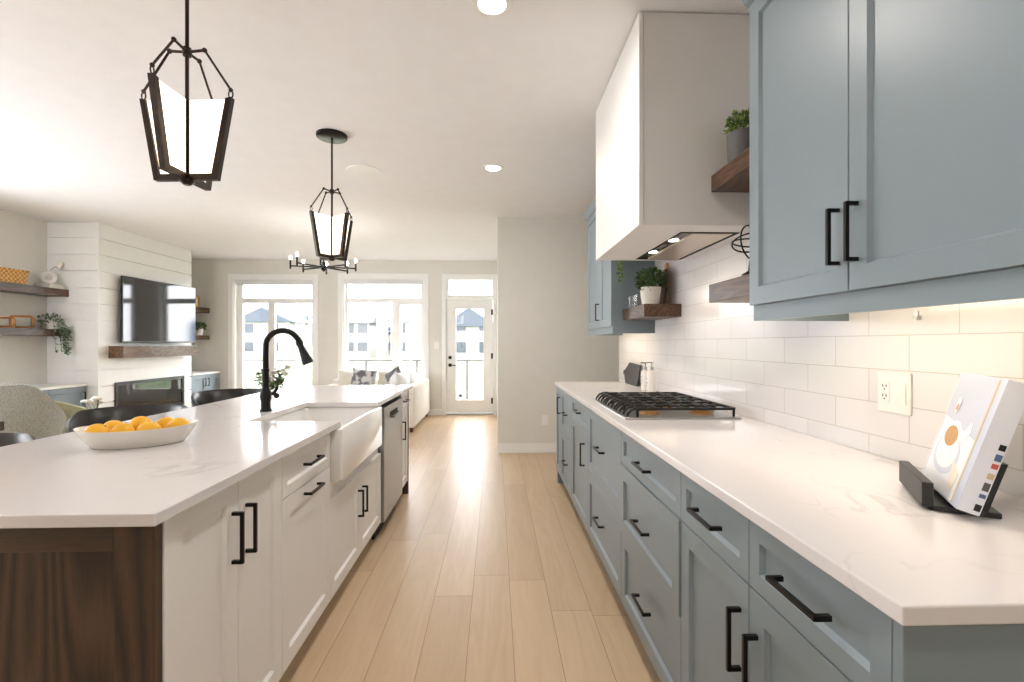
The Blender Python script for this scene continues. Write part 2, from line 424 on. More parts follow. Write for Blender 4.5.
def tag(o, label=None, cat=None, group=None, kind=None):
    if label: o['label'] = label
    if cat: o['category'] = cat
    if group: o['group'] = group
    if kind: o['kind'] = kind
    return o


def empty(name, loc, label=None, cat=None, group=None, kind=None, rz=0.0):
    o = bpy.data.objects.new(name, None); COL.objects.link(o); o.location = loc; o.rotation_euler = (0, 0, rz)
    o.empty_display_size = 0.1
    return tag(o, label, cat, group, kind)


def children(o): return [c for c in bpy.data.objects if c.parent is o]


def copy_tree(o, parent=None):
    c = o.copy(); COL.objects.link(c)
    if parent: c.parent = parent
    for ch in children(o):
        copy_tree(ch, c)
    return c


def struct(mb, name, mat, **k): return tag(mb.build(name, mat, **k), kind='structure')


# ------------------------------------------------------------------ room shell
XL, XR, YF, YB, ZC = -5.40, 1.226, -3.6, 8.58, 2.74


def wall_grid(mb, axis, p0, p1, a0, a1, holes, z0=0.0, z1=ZC):
    """wall slab with rectangular holes; axis 'Y': plane spans X, thickness p0..p1 in Y"""
    A = sorted({a0, a1} | {h[0] for h in holes} | {h[1] for h in holes}); Z = sorted({z0, z1} | {h[2] for h in holes} | {h[3] for h in holes})
    for i in range(len(A) - 1):
        run = None
        for j in range(len(Z) - 1):
            ca, cz = (A[i] + A[i + 1]) / 2, (Z[j] + Z[j + 1]) / 2
            inside = any(h[0] < ca < h[1] and h[2] < cz < h[3] for h in holes)
            if not inside:
                run = [Z[j], Z[j + 1]] if run is None else [run[0], Z[j + 1]]
            if (inside or j == len(Z) - 2) and run:
                if axis == 'Y': mb.box(A[i], A[i + 1], p0, p1, run[0], run[1])
                else: mb.box(p0, p1, A[i], A[i + 1], run[0], run[1])
                run = None
    return mb


struct(MB().box(XL - 0.2, 2.8, YF - 0.2, YB + 0.2, -0.12, 0), 'floor', 'floor', smooth=0)
struct(MB().box(XL - 0.2, 2.8, YF - 0.2, YB + 0.2, ZC, ZC + 0.15), 'ceiling', 'ceil', smooth=0)
WIN1 = (-4.57, -3.19, 0.36, 2.40); WIN2 = (-2.68, -1.26, 0.36, 2.42); DOOR = (-0.875, -0.03, 0.0, 2.43)
struct(wall_grid(MB(), 'Y', YB, YB + 0.18, XL, 0.03, [WIN1, WIN2, DOOR]), 'wall_back', 'wall', smooth=0)
REAR_ADDED = [(-5.25, -3.95, 0.1, 2.6), (-3.8, -2.6, 0.1, 2.6)]  # unseen windows behind the camera, added to light the living area
struct(wall_grid(MB(), 'Y', YF - 0.18, YF, XL, XR, REAR_ADDED), 'wall_front', 'wall', smooth=0)
SIDE = [(1.95, 4.25, 0.1, 2.5)]  # unseen window, added for the daylight coming from the left
struct(wall_grid(MB(), 'X', XL - 0.18, XL, YF, YB, SIDE), 'wall_left', 'wall', smooth=0)
struct(MB().box(XR, XR + 0.14, YF, 4.73, 0, ZC), 'wall_right', 'wall', smooth=0)
struct(MB().box(0.03, 2.75, 5.60, YB, 0, ZC), 'wall_end', 'wall', smooth=0)
struct(MB().box(2.6, 2.75, 4.6, 5.6, 0, ZC).box(XR + 0.14, 2.6, 4.6, 4.73, 0, ZC), 'wall_hall', 'wall', smooth=0)  # unseen hall closure, put in so no outside light leaks through
struct(MB().box(1.219, XR, 0.2, 4.72, 0.915, ZC - 0.001), 'trim_1', 'tile', smooth=0)     # tiled backsplash
struct(MB().box(-2.45, -2.33, YF, -0.5, 0, ZC), 'wall_light_block', 'wall', smooth=0)  # unseen wall, added to keep rear-window daylight off the kitchen fronts
# baseboards
struct(MB().box(0.03, 2.6, 5.585, 5.60, 0, 0.11, 0.002), 'baseboard_end', 'trim')
struct(MB().box(XL, -0.93, YB - 0.015, YB, 0, 0.11, 0.002), 'baseboard_back', 'trim')
struct(MB().box(XL, XL + 0.015, YF, 4.0, 0, 0.11, 0.002), 'baseboard_left', 'trim')
struct(MB().box(-2.32, XR - 0.02, YF, YF + 0.015, 0, 0.11, 0.002), 'baseboard_front', 'trim')
struct(MB().box(XR - 0.015, XR, YF + 0.02, 0.55, 0, 0.11, 0.002), 'baseboard_right', 'trim')


def window(name, hole, wall, side, lights, blind=True, casing=0.085):
    """wall 'Y+' far wall (opening seen from -Y), etc. lights = list of (x0,x1,z0,z1) glazed lights inside the hole"""
    x0, x1, z0, z1 = hole
    R = empty(name, {'Y+': (0, YB, 0), 'Y-': (0, YF, 0), 'X-': (XL, 0, 0)}[wall], kind='structure',
              rz={'Y+': 0, 'Y-': pi, 'X-': pi / 2}[wall])
    # local frame: x along the wall, +y outdoors
    c = casing
    m = MB()
    m.box(x0 - c, x0, -0.02, 0, z0 - c, z1 + c, 0.003).box(x1, x1 + c, -0.02, 0, z0 - c, z1 + c, 0.003)
    m.box(x0, x1, -0.02, 0, z1, z1 + c, 0.003).box(x0, x1, -0.02, 0, z0 - c, z0, 0.003)
    m.build('casing', 'trim', R)
    m = MB().box(x0, x0 + 0.02, 0, 0.17, z0, z1).box(x1 - 0.02, x1, 0, 0.17, z0, z1).box(x0 + .02, x1 - .02, 0, 0.17, z1 - 0.02, z1).box(x0 + .02, x1 - .02, 0, 0.17, z0, z0 + 0.02)
    m.build('jamb', 'trim', R)
    holes = [l for l in lights]
    m = wall_grid(MB(), 'Y', 0.09, 0.15, x0 + 0.02, x1 - 0.02, holes, z0 + 0.02, z1 - 0.02)
    m.build('sash', 'trim', R, smooth=0)
    for a, b, c0, c1 in lights:
        MB().box(a, b, 0.115, 0.121, c0, c1).build('pane', 'glass', R, smooth=0)
    if blind:
        MB().box(x0 + 0.022, x1 - 0.022, 0.01, 0.08, z1 - 0.10, z1 - 0.021, 0.006).build('blind_cassette', 'blind', R)
    return R


window('window_1', WIN1, 'Y+', 0, [(-4.457, -3.25, 2.07, 2.345), (-4.457, -4.018, 0.47, 1.985), (-3.901, -3.25, 0.47, 1.985)])
w2 = window('window_2', WIN2, 'Y+', 0, [(-2.626, -1.33, 2.085, 2.36), (-2.626, -1.834, 0.47, 2.0), (-1.70, -1.33, 0.50, 1.965)])
k = 3
for h in REAR_ADDED:  # added windows out of view, built for their daylight
    a, b, c, d = -h[1], -h[0], h[2], h[3]; mid = (a + b) / 2
    window('window_%d' % k, (a, b, c, d), 'Y-', 0, [(a + .08, mid - .04, c + .08, d - .08), (mid + .04, b - .08, c + .08, d - .08)], False); k += 1
for h in SIDE:
    a, b, c, d = h; mid = (a + b) / 2
    window('window_%d' % k, (a, b, c, d), 'X-', 0, [(a + .08, mid - .04, c + .08, d - .08), (mid + .04, b - .08, c + .08, d - .08)], False); k += 1

# far door with transom
D = empty('door_1', (0, YB, 0), kind='structure')
m = MB().box(-0.945, -0.875, -0.02, 0, 0, 2.50, 0.003).box(-0.03, 0.028, -0.02, 0, 0, 2.50, 0.003).box(-0.875, -0.03, -0.02, 0, 2.43, 2.50, 0.003)
m.build('casing', 'trim', D)
MB().box(-0.875, -0.862, 0, 0.17, 0, 2.43).box(-0.043, -0.03, 0, 0.17, 0, 2.43).box(-0.862, -0.043, 0, 0.17, 2.415, 2.43).box(-0.862, -0.043, 0.0, 0.17, 2.062, 2.11).build('jamb', 'trim', D, smooth=0)
wall_grid(MB(), 'Y', 0.06, 0.11, -0.862, -0.043, [(-0.833, -0.055, 2.138, 2.40)], 2.11, 2.415).build('transom_sash', 'trim', D, smooth=0)
MB().box(-0.833, -0.055, 0.08, 0.086, 2.138, 2.40).build('transom_pane', 'glass', D, smooth=0)
wall_grid(MB(), 'Y', 0.03, 0.075, -0.860, -0.045, [(-0.70, -0.21, 0.266, 1.889)], 0.035, 2.055).build('slab', 'trim', D, smooth=0)
g = 0.025
MB().box(-0.70 - g, -0.70, 0.022, 0.03, .266 - g, 1.889 + g).box(-0.21, -0.21 + g, 0.022, 0.03, .266 - g, 1.889 + g).box(-0.70, -0.21, 0.022, 0.03, 1.889, 1.889 + g).box(-0.70, -0.21, 0.022, 0.03, .266 - g, .266).build('glazing_bead', 'trim', D, bevel=0.003)
MB().box(-0.70, -0.21, 0.05, 0.056, 0.266, 1.889).build('pane', 'glass', D, smooth=0)
MB().cyl((-0.62, 0.046, 0.34), (-0.62, 0.05, 0.34), 0.03).build('sticker', 'potgrey', D)
MB().box(-0.87, -0.035, 0.0, 0.17, 0, 0.03).build('threshold', 'steel', D, smooth=0)
h = MB().cyl((-0.803, 0.03, 0.885), (-0.803, 0.015, 0.885), 0.032, n=20).cyl((-0.803, 0.015, 0.885), (-0.803, -0.03, 0.885), 0.011).tube([(-0.803, -0.03, 0.885), (-0.75, -0.034, 0.885), (-0.69, -0.03, 0.883)], 0.009)
h.build('door_handle', 'black', D)
MB().cyl((-0.803, 0.03, 1.02), (-0.803, 0.005, 1.02), 0.03, n=20).cyl((-0.803, 0.005, 1.02), (-0.803, -0.01, 1.02), 0.012).build('deadbolt', 'black', D)
for z in (0.247, 1.048, 1.83):
    MB().cyl((-0.046, 0.02, z - 0.05), (-0.046, 0.02, z + 0.05), 0.009).box(-0.075, -0.046, 0.026, 0.03, z - 0.05, z + 0.05).build('hinge', 'black', D)

# fireplace bump clad in shiplap with a recess for the insert
BX, BY0, BY1 = -4.80, 6.0, 7.79
FP = (6.26, 7.58, 0.34, 0.765)     # y0,y1,z0,z1
core = wall_grid(MB(), 'X', XL, BX - 0.02, BY0 + 0.02, BY1 - 0.02, [FP])
struct(core, 'wall_fireplace', 'trim', smooth=0)
m = MB(); zs = [0.0] + [0.146 + 0.2 * i for i in range(13)] + [ZC]
for a, b in zip(zs, zs[1:]):
    a2, b2 = a + 0.005, b - 0.005
    # front boards, split around the insert
    segs = [(BY0, BY1, a2, b2)]
    if a2 < FP[3] and b2 > FP[2]:
        segs = [(BY0, FP[0], a2, b2), (FP[1], BY1, a2, b2)]
        if a2 < FP[2]: segs.append((FP[0], FP[1], a2, FP[2]))
        if b2 > FP[3]: segs.append((FP[0], FP[1], FP[3], b2))
    for s in segs: m.box(BX - 0.018, BX, *s)
    m.box(XL, BX - 0.019, BY0, BY0 + 0.018, a2, b2); m.box(XL, BX - 0.019, BY1 - 0.018, BY1, a2, b2)
struct(m, 'trim_2', 'trim', smooth=0)
struct(MB().box(BX - 0.025, BX + 0.004, BY0 - 0.004, BY0 + 0.022, 0, ZC), 'trim_3', 'trim', smooth=0)

# ceiling fittings
for i, (dx, dy) in enumerate(DOWNLIGHTS[:2]):
    L = empty('downlight', (dx, dy, ZC), ['round recessed downlight in the ceiling above the near aisle, cut by the photo top', 'round recessed downlight in the ceiling near the kitchen end wall'][i], 'light', 'recessed ceiling downlights')
    MB().lathe([(0.062, -0.003), (0.085, -0.005), (0.088, -0.001), (0.088, 0.0), (0.062, 0.0)], n=32).build('trim_ring', 'trim', L)
    MB().lathe([(0.0005, -0.004), (0.060, -0.004), (0.061, -0.001), (0.0005, -0.001)], n=32).build('lens', 'lens', L)
L = empty('ceiling_speaker', (-1.118, 4.149, ZC), 'flat round white speaker set in the ceiling beside the far pendant', 'speaker')
MB().lathe([(0.128, -0.004), (0.142, -0.005), (0.146, 0.0), (0.128, 0.0)], n=40).build('rim', 'trim', L)
MB().lathe([(0.0005, -0.004), (0.126, -0.003), (0.127, -0.0005), (0.0005, -0.0005)], n=40).build('grille', 'grille', L)


# ------------------------------------------------------------------ cabinets
TOE = 0.115; CT0, CT1 = 0.887, 0.915


def cabinet(name, label, group, xf, xb, y0, y1, fronts, mat, cat='cabinet', end_panel=None, toe=True, z0=TOE, z1=CT0 - 0.001, foot=None):
    """xf = outer face of the doors, xb = back. fronts: (kind, ya, yb, za, zb, handle) with handle None or (axis, y, z)"""
    s = 1 if xf > xb else -1          # outward normal along X
    L = (xb, (y0 + y1) / 2, 0)
    R = empty(name, L, label, cat, group)
    xc = xf - s * 0.021
    b = MB().box(min(xc, xb), max(xc, xb), y0 + 0.0005, y1 - 0.0005, z0, z1)
    if end_panel:
        b.box(min(xf, xb), max(xf, xb), end_panel[0], end_panel[1], 0.0, z1, 0.0015)
    b.build('body', mat, R, L, smooth=0)
    if toe:
        xt = xf - s * 0.085
        MB().box(min(xt, xt - s * 0.02), max(xt, xt - s * 0.02), y0 + 0.001, y1 - 0.001, 0, z0).build('toe_kick', mat, R, L, smooth=0)
    if foot: MB().box(min(xf - s * .004, xf - s * .07), max(xf - s * .004, xf - s * .07), foot[0], foot[1], 0, z0, 0.002).build('foot', foot[2], R, L)
    for f in fronts:
        kind, ya, yb, za, zb, hd = f[:6]; push = f[6] if len(f) > 6 else 0.0
        d = MB().shaker((xc + s * push, ya + 0.0015, za + 0.0015), (0, 1, 0), (0, 0, 1), (s, 0, 0), yb - ya - 0.003, zb - za - 0.003, fr=0.058 if zb - za > 0.2 else 0.04).build(kind, mat, R, L, smooth=0)
        if hd:
            ax, hy, hz = hd
            MB().pull((xf + s * push, hy, hz), (0, 1, 0) if ax == 'y' else (0, 0, 1), (s, 0, 0)).build('handle', 'black', d, L, smooth=0)
    return R


XF = 0.562; XBK = 1.215
GB = 'blue grey base cabinets under the long worktop'
T = 0.884
cabinet('base_cabinet', 'nearest blue base cabinet with two drawers over two doors at worktop end', GB, XF, XBK, 0.664, 1.445,
        [('drawer', 0.664, 1.052, 0.733, T, ('y', 0.858, 0.81)), ('drawer', 1.052, 1.445, 0.733, T, ('y', 1.248, 0.81)),
         ('door', 0.664, 1.052, TOE, 0.733, ('z', 1.016, 0.572)), ('door', 1.052, 1.445, TOE, 0.733, ('z', 1.088, 0.592))], 'blue', end_panel=(0.645, 0.663))
cabinet('drawer_cabinet', 'blue cabinet of three drawers, middle drawer standing slightly proud', GB, XF, XBK, 1.445, 2.14,
        [('drawer', 1.445, 2.14, 0.733, T, ('y', 1.795, 0.805)), ('drawer', 1.445, 2.14, 0.438, 0.733, ('y', 1.795, 0.578), 0.006), ('drawer', 1.445, 2.14, TOE, 0.438, ('y', 1.795, 0.288))], 'blue')
cabinet('drawer_cabinet', 'blue cabinet of two deep drawers under the gas cooktop', GB, XF, XBK, 2.14, 2.915,
        [('drawer', 2.14, 2.915, 0.50, T, ('y', 2.535, 0.705)), ('drawer', 2.14, 2.915, TOE, 0.50, ('y', 2.55, 0.318))], 'blue')
cabinet('base_cabinet', 'blue cabinet with one small drawer over a single door beyond the cooktop', GB, XF, XBK, 2.915, 3.545,
        [('drawer', 2.915, 3.545, 0.733, T, ('y', 3.23, 0.81)), ('door', 2.915, 3.545, TOE, 0.733, ('z', 3.02, 0.57))], 'blue')
cabinet('drawer_cabinet', 'narrow blue cabinet of two tall drawers, second from the far worktop end', GB, XF, XBK, 3.545, 4.10,
        [('drawer', 3.545, 4.10, 0.53, T, ('y', 3.82, 0.71)), ('drawer', 3.545, 4.10, TOE, 0.53, ('y', 3.80, 0.325))], 'blue')
cabinet('base_cabinet', 'last blue base cabinet, one door and a foot at the far worktop end', GB, XF, XBK, 4.10, 4.43,
        [('door', 4.10, 4.43, TOE, T, ('z', 4.15, 0.735))], 'blue', foot=(4.365, 4.43, 'blue'))
tag(MB().box(0.550, 1.2185, 0.632, 4.455, CT0, CT1, 0.003).build('worktop', 'quartz', None, (0.9, 2.5, CT0)), 'long white veined quartz worktop on the blue base cabinets', 'worktop')

# island
XI, XIB = -0.737, -1.38
GI = 'white cabinets of the island'
cabinet('island_cabinet', 'nearest white island cabinet, two tall doors beside the dark wood panel', GI, XI, XIB, 1.10, 1.697,
        [('door', 1.10, 1.412, TOE, T, ('z', 1.378, 0.725)), ('door', 1.412, 1.697, TOE, T, ('z', 1.452, 0.725))], 'white')
cabinet('island_cabinet', 'white island cabinet with a drawer over a pull-out front left of sink', GI, XI, XIB, 1.697, 2.185,
        [('drawer', 1.697, 2.185, 0.724, T, ('y', 1.95, 0.805)), ('door', 1.697, 2.185, TOE, 0.724, ('y', 1.955, 0.69))], 'white')
cabinet('sink_cabinet', 'white island cabinet with two doors below the apron sink', GI, XI, XIB, 2.185, 3.14,
        [('door', 2.185, 2.66, TOE, 0.565, ('z', 2.62, 0.41)), ('door', 2.66, 3.14, TOE, 0.565, ('z', 2.70, 0.41))], 'white', z1=0.64)
cabinet('island_cabinet', 'narrow white island cabinet at the far end past the dishwasher', GI, XI, XIB, 3.797, 4.09,
        [('drawer', 3.797, 4.09, 0.724, T, ('y', 3.945, 0.805)), ('door', 3.797, 4.09, TOE, 0.724, ('z', 3.84, 0.58))], 'white')
m = empty('end_panel', (-1.2, 1.08, 0), 'dark stained oak framed panel closing the near end of the island', 'panel', 'dark wood island end panels')
MB().box(-1.62, -0.825, 1.082, 1.099, 0.08, 0.82).build('field', 'walnutZ', m, m.location, smooth=0)
MB().box(-0.825, -0.740, 1.072, 1.099, 0, 0.886, 0.0015).build('stile', 'walnutZ', m, m.location); MB().box(-1.695, -1.62, 1.072, 1.099, 0, 0.886, 0.0015).build('stile', 'walnutZ', m, m.location)
MB().box(-1.62, -0.825, 1.072, 1.099, 0.82, 0.886, 0.0015).build('rail', 'walnutX', m, m.location); MB().box(-1.62, -0.825, 1.072, 1.099, 0, 0.08, 0.0015).build('rail', 'walnutX', m, m.location)
m = empty('end_panel', (-1.2, 4.10, 0), 'dark stained oak panel closing the far end of the island', 'panel', 'dark wood island end panels')
MB().box(-1.695, -0.736, 4.092, 4.125, 0, 0.886, 0.0015).build('field', 'walnutZ', m, m.location)
tag(MB().box(-1.40, -1.382, 1.10, 4.091, 0, 0.886).build('back_panel', 'walnutZ', None, (-1.39, 2.6, 0), smooth=0), 'dark wood panel along the stool side of the island', 'panel')
tag(MB().prism([(-1.70, 1.031, 0), (-0.709, 1.031, 0), (-0.709, 2.235, 0), (-1.14, 2.235, 0), (-1.14, 2.95, 0), (-0.709, 2.95, 0), (-0.709, 4.15, 0), (-1.70, 4.15, 0)], (0, 0, CT1 - CT0), (0, 0, CT0)).build('island_worktop', 'quartz', None, (-1.2, 2.5, CT0), bevel=0.003), 'white quartz island top with an open cut-out for the apron sink', 'worktop')

# apron sink
R = empty('apron_sink', (-0.93, 2.59, 0.645), 'white porcelain apron front sink let into the island', 'sink')
bm = MB()
o = [(-1.185, -0.690, 2.195, 2.982)]
x0, x1, y0, y1 = o[0]; ix0, ix1, iy0, iy1 = -1.150, -0.722, 2.225, 2.960
zt, zb, zi = 0.885, 0.645, 0.675


def ring(bmx, x0, x1, y0, y1, z, r, n=5):
    out = []
    for cx, cy, a0 in ((x1 - r, y1 - r, 0), (x0 + r, y1 - r, pi / 2), (x0 + r, y0 + r, pi), (x1 - r, y0 + r, 3 * pi / 2)):
        for i in range(n + 1):
            a = a0 + pi / 2 * i / n; out.append(bmx.verts.new((cx + r * cos(a), cy + r * sin(a), z)))
    return out


rs = [ring(bm.bm, x0 + .01, x1 - .01, y0 + .01, y1 - .01, zb, .02), ring(bm.bm, x0, x1, y0, y1, zb + .01, .022), ring(bm.bm, x0, x1, y0, y1, zt - .006, .022), ring(bm.bm, x0 + .006, x1 - .006, y0 + .006, y1 - .006, zt, .02),
      ring(bm.bm, ix0 - .006, ix1 + .006, iy0 - .006, iy1 + .006, zt, .03), ring(bm.bm, ix0, ix1, iy0, iy1, zt - .006, .03), ring(bm.bm, ix0 + .01, ix1 - .006, iy0 + .01, iy1 - .01, zi + .03, .04), ring(bm.bm, ix0 + .04, ix1 - .035, iy0 + .04, iy1 - .04, zi, .05)]
for A, B in zip(rs, rs[1:]):
    for i in range(len(A)): bm.bm.faces.new((A[i], A[(i + 1) % len(A)], B[(i + 1) % len(A)], B[i]))
bm.bm.faces.new(rs[0]); bm.bm.faces.new(rs[-1])
bm.build('basin', 'porcelain', R, R.location, smooth=50)
MB().lathe([(0.001, 0.001), (0.03, 0.001), (0.045, 0.004), (0.05, 0.001), (0.05, 0.0), (0.001, 0.0)], (-0.95, 2.6, zi), 24).build('drain', 'chrome', R, R.location)

# faucet
R = empty('faucet', (-1.204, 2.571, CT1), 'matte black gooseneck kitchen faucet standing behind the apron sink', 'faucet')
MB().lathe([(0.001, 0), (0.030, 0), (0.030, 0.008), (0.025, 0.014), (0.024, 0.05), (0.027, 0.06), (0.029, 0.08), (0.027, 0.098), (0.021, 0.112), (0.018, 0.12), (0.001, 0.12)], n=24).build('body', 'black', R)
p = [(0, 0, 0.115), (0, 0, 0.2), (0, 0, 0.29)]
ux, uy = 0.97, 0.24
for i in range(1, 15):
    a = pi * 0.93 * i / 14; p.append((0.083 * (1 - cos(a)) * ux, 0.083 * (1 - cos(a)) * uy, 0.340 + 0.083 * sin(a)))
MB().tube(p, [0.0165, 0.0165] + [0.0145] * (len(p) - 2), 14).lathe([(0.0145, 0.205), (0.019, 0.207), (0.019, 0.222), (0.0145, 0.224)], n=18).build('spout', 'black', R)
e = Vector(p[-1]); d = (e - Vector(p[-2])).normalized()
d = (d + Vector((0.06 * ux, 0.06 * uy, 0))).normalized()
MB().cyl(e - d * 0.01, e + d * 0.012, 0.019).cyl(e + d * 0.012, e + d * 0.05, 0.0155, 0.019).cyl(e + d * 0.05, e + d * 0.115, 0.019, 0.030).cyl(e + d * .115, e + d * .12, .030, .026).build('spray_head', 'black', R)
MB().tube([(0.0, 0.02, 0.085), (0.02, 0.05, 0.088), (0.03, 0.062, 0.11), (0.033, 0.066, 0.125)], [0.011, 0.010, 0.008, 0.007]).sphere((0.03, 0.062, 0.075), 0.016).build('lever', 'black', R)

# dishwasher
R = empty('dishwasher', (-1.0, 3.51, 0), 'stainless steel dishwasher built into the island past the sink', 'dishwasher')
MB().box(-1.30, -0.76, 3.142, 3.793, 0.10, 0.885).build('tub', 'dark', R, R.location, smooth=0)
MB().box(-0.76, -0.724, 3.17, 3.790, 0.10, 0.85, 0.004).build('door', 'steel', R, R.location)
MB().box(-0.7245, -0.7232, 3.34, 3.60, 0.765, 0.80).build('pocket', 'dark', R, R.location, smooth=0)
MB().pull((-0.724, 3.47, 0.765), (0, 1, 0), (1, 0, 0), 0.24, 0.014, 0.03).build('handle', 'steel', R, R.location)
MB().box(-0.80, -0.782, 3.15, 3.79, 0, 0.1).build('toe_kick', 'dark', R, R.location, smooth=0)

# upper cabinets
XU = 0.88; GU = 'blue grey wall cabinets'


def upper(label, y0, y1, fronts):
    R = cabinet('wall_cabinet', label, GU, XU, 1.2185, y0, y1, fronts, 'blue', toe=False, z0=1.40, z1=2.445)
    L = R.location
    MB().box(0.895, 0.915, y0 + 0.004, y1 - 0.004, 1.348, 1.40).box(0.915, 1.2185, y1 - 0.024, y1 - 0.004, 1.348, 1.40).box(0.915, 1.2185, y0 + 0.004, y0 + 0.024, 1.348, 1.40).build('light_rail', 'blue', R, L, smooth=0)
    c = MB().prism([(0.885, 0, 2.446), (0.872, 0, 2.455), (0.850, 0, 2.50), (0.850, 0, 2.515), (1.2185, 0, 2.515), (1.2185, 0, 2.446)], (0, y1 - y0 + 0.03, 0), (0, y0 - 0.015, 0))
    c.build('crown', 'blue', R, L, smooth=0)
    MB().box(0.935, 0.955, y0 + 0.06, y1 - 0.06, 1.390, 1.3995).build('light_strip', 'led', R, L, smooth=0)
    return R


upper('large blue wall cabinet with two doors over the near worktop', 0.718, 1.645,
      [('door', 0.718, 1.174, 1.40, 2.44, ('z', 1.143, 1.543)), ('door', 1.174, 1.645, 1.40, 2.44, ('z', 1.207, 1.543))])
upper('blue wall cabinet with two doors beyond the range hood', 3.64, 4.60,
      [('door', 3.64, 4.03, 1.40, 2.44, None), ('door', 4.03, 4.60, 1.40, 2.44, ('z', 4.07, 1.535))])
tag(MB().box(1.17, 1.185, 1.30, 1.312, 1.335, 1.3475).cyl((1.178, 1.306, 1.36), (1.178, 1.306, 1.335), 0.004).build('cable_clip', 'steel', None, (1.178, 1.306, 1.335)), 'small metal clip hanging under the near wall cabinet', 'clip')

# range hood
R = empty('range_hood', (1.22, 2.56, 1.795), 'tall white boxed range hood above the gas cooktop', 'hood')
hz0, hz1 = 1.795, ZC - 0.006
m = wall_grid(MB(), 'X', 0, 1, 0, 1, [])
m = MB().box(0.656, 1.2185, 2.108, 2.128, hz0, hz1).box(0.656, 1.2185, 3.0, 3.02, hz0, hz1).box(0.656, 1.2185, 2.128, 3.0, hz1 - 0.02, hz1)
m.box(0.656, 0.872, 2.128, 3.0, hz0, hz0 + 0.018).box(1.152, 1.2185, 2.128, 3.0, hz0, hz0 + 0.018).box(0.872, 1.152, 2.128, 2.238, hz0, hz0 + 0.018).box(0.872, 1.152, 2.958, 3.0, hz0, hz0 + 0.018)
m.build('body', 'hoodwhite', R, R.location, smooth=0)
MB().box(0.634, 0.654, 2.106, 3.022, hz0 - 0.002, hz1, 0.001).build('front_panel', 'hoodwhite', R, R.location, smooth=0)
I = MB().box(0.872, 1.152, 2.238, 2.25, hz0 - 0.004, hz0 + 0.05).box(0.872, 1.152, 2.946, 2.958, hz0 - 0.004, hz0 + 0.05).box(1.14, 1.152, 2.25, 2.946, hz0 - 0.004, hz0 + 0.05).box(0.872, 0.88, 2.25, 2.946, hz0 - 0.004, hz0 + 0.05).build('insert_frame', 'dark', R, R.location, smooth=0)
MB().box(0.94, 1.128, 2.256, 2.94, hz0 - 0.006, hz0 + 0.004, 0.002).build('filter_panel', plain('satin_filter', lin(214, 200, 184), 0.3, 0.5), R, R.location)
LP = MB().box(0.881, 0.936, 2.252, 2.944, hz0 + 0.0, hz0 + 0.012).build('light_panel', plain('hood_glass', lin(70, 66, 62), 0.2), R, R.location, smooth=0)
for hy in (2.42, 2.74):
    MB().lathe([(0.0005, -0.004), (0.024, -0.003), (0.026, 0.0), (0.0005, 0.0)], (0.905, hy, hz0), 20).build('lamp', 'lens', LP, R.location)
MB().box(0.888, 0.912, 2.53, 2.64, hz0 - 0.002, hz0).build('control_strip', 'steel', LP, R.location, smooth=0)

# cooktop
R = empty('gas_cooktop', (0.88, 2.60, CT1), 'stainless steel gas cooktop with black grates set in the worktop', 'cooktop')
L = R.location
MB().box(0.602, 1.156, 2.22, 2.985, CT1 + 0.0002, CT1 + 0.009, 0.004).build('tray', 'steel', R, L)
for bx, by, br in ((0.76, 2.36, .038), (1.02, 2.36, .045), (0.88, 2.60, .058), (0.76, 2.84, .045), (1.02, 2.84, .038)):
    b = MB().lathe([(0.001, 0.0), (br + .012, 0.0), (br + .010, 0.006), (br, 0.008), (br, 0.018), (0.001, 0.018)], (bx, by, CT1 + 0.009), 24).build('burner', 'brass', R, L)
    MB().lathe([(0.001, 0.018), (br - .004, 0.018), (br - .003, 0.024), (br - .012, 0.027), (0.001, 0.027)], (bx, by, CT1 + 0.009), 24).build('cap', 'iron', b, L)
zt = CT1 + 0.052
for ga, gb in ((2.232, 2.478), (2.482, 2.722), (2.726, 2.972)):
    g = MB()
    xa, xb = 0.668, 1.128
    for x in (xa, xb): g.bar((x, ga + .006, zt - .005), (x, gb - .006, zt - .005), 0.011, 0.012)
    for y in (ga + .006, gb - .006): g.bar((xa, y, zt - .005), (xb, y, zt - .005), 0.011, 0.012)
    n = 4
    for i in range(n):          # fingers that curl down over the front edge
        y = ga + .02 + (gb - ga - .04) * i / (n - 1)
        g.tube([(xa + .03, y, zt), (xa, y, zt), (xa - .026, y, zt - .010), (xa - .042, y, zt - .028), (xa - .047, y, zt - .042)], [0.0055, 0.006, 0.006, 0.0055, 0.0045], 8)
    ym = (ga + gb) / 2
    g.bar((xa, ym, zt - .004), (xb, ym, zt - .004), 0.010, 0.011)
    for x in (0.76, 0.89, 1.02):
        g.bar((x, ga + .006, zt - .004), (x, gb - .006, zt - .004), 0.010, 0.011)
        g.bar((x - .05, ym - .05, zt - .003), (x + .05, ym + .05, zt - .003), 0.008, 0.009); g.bar((x - .05, ym + .05, zt - .003), (x + .05, ym - .05, zt - .003), 0.008, 0.009)
    for x in (xa, xb):
        for y in (ga + .012, gb - .012): g.cyl((x, y, CT1 + .009), (x, y, zt - .005), 0.006, 0.007, 8)
    g.build('grate', 'iron', R, L)

# ------------------------------------------------------------------ kitchen shelves
GS = 'dark wood floating shelves beside the range hood'


def shelf(label, x0, x1, y0, y1, z0, z1, mat='shelfY', group=GS):
    return tag(MB().box(x0, x1, y0, y1, z0, z1, 0.002).build('floating_shelf', mat, None, (x1, (y0 + y1) / 2, z0)), label, 'shelf', group)


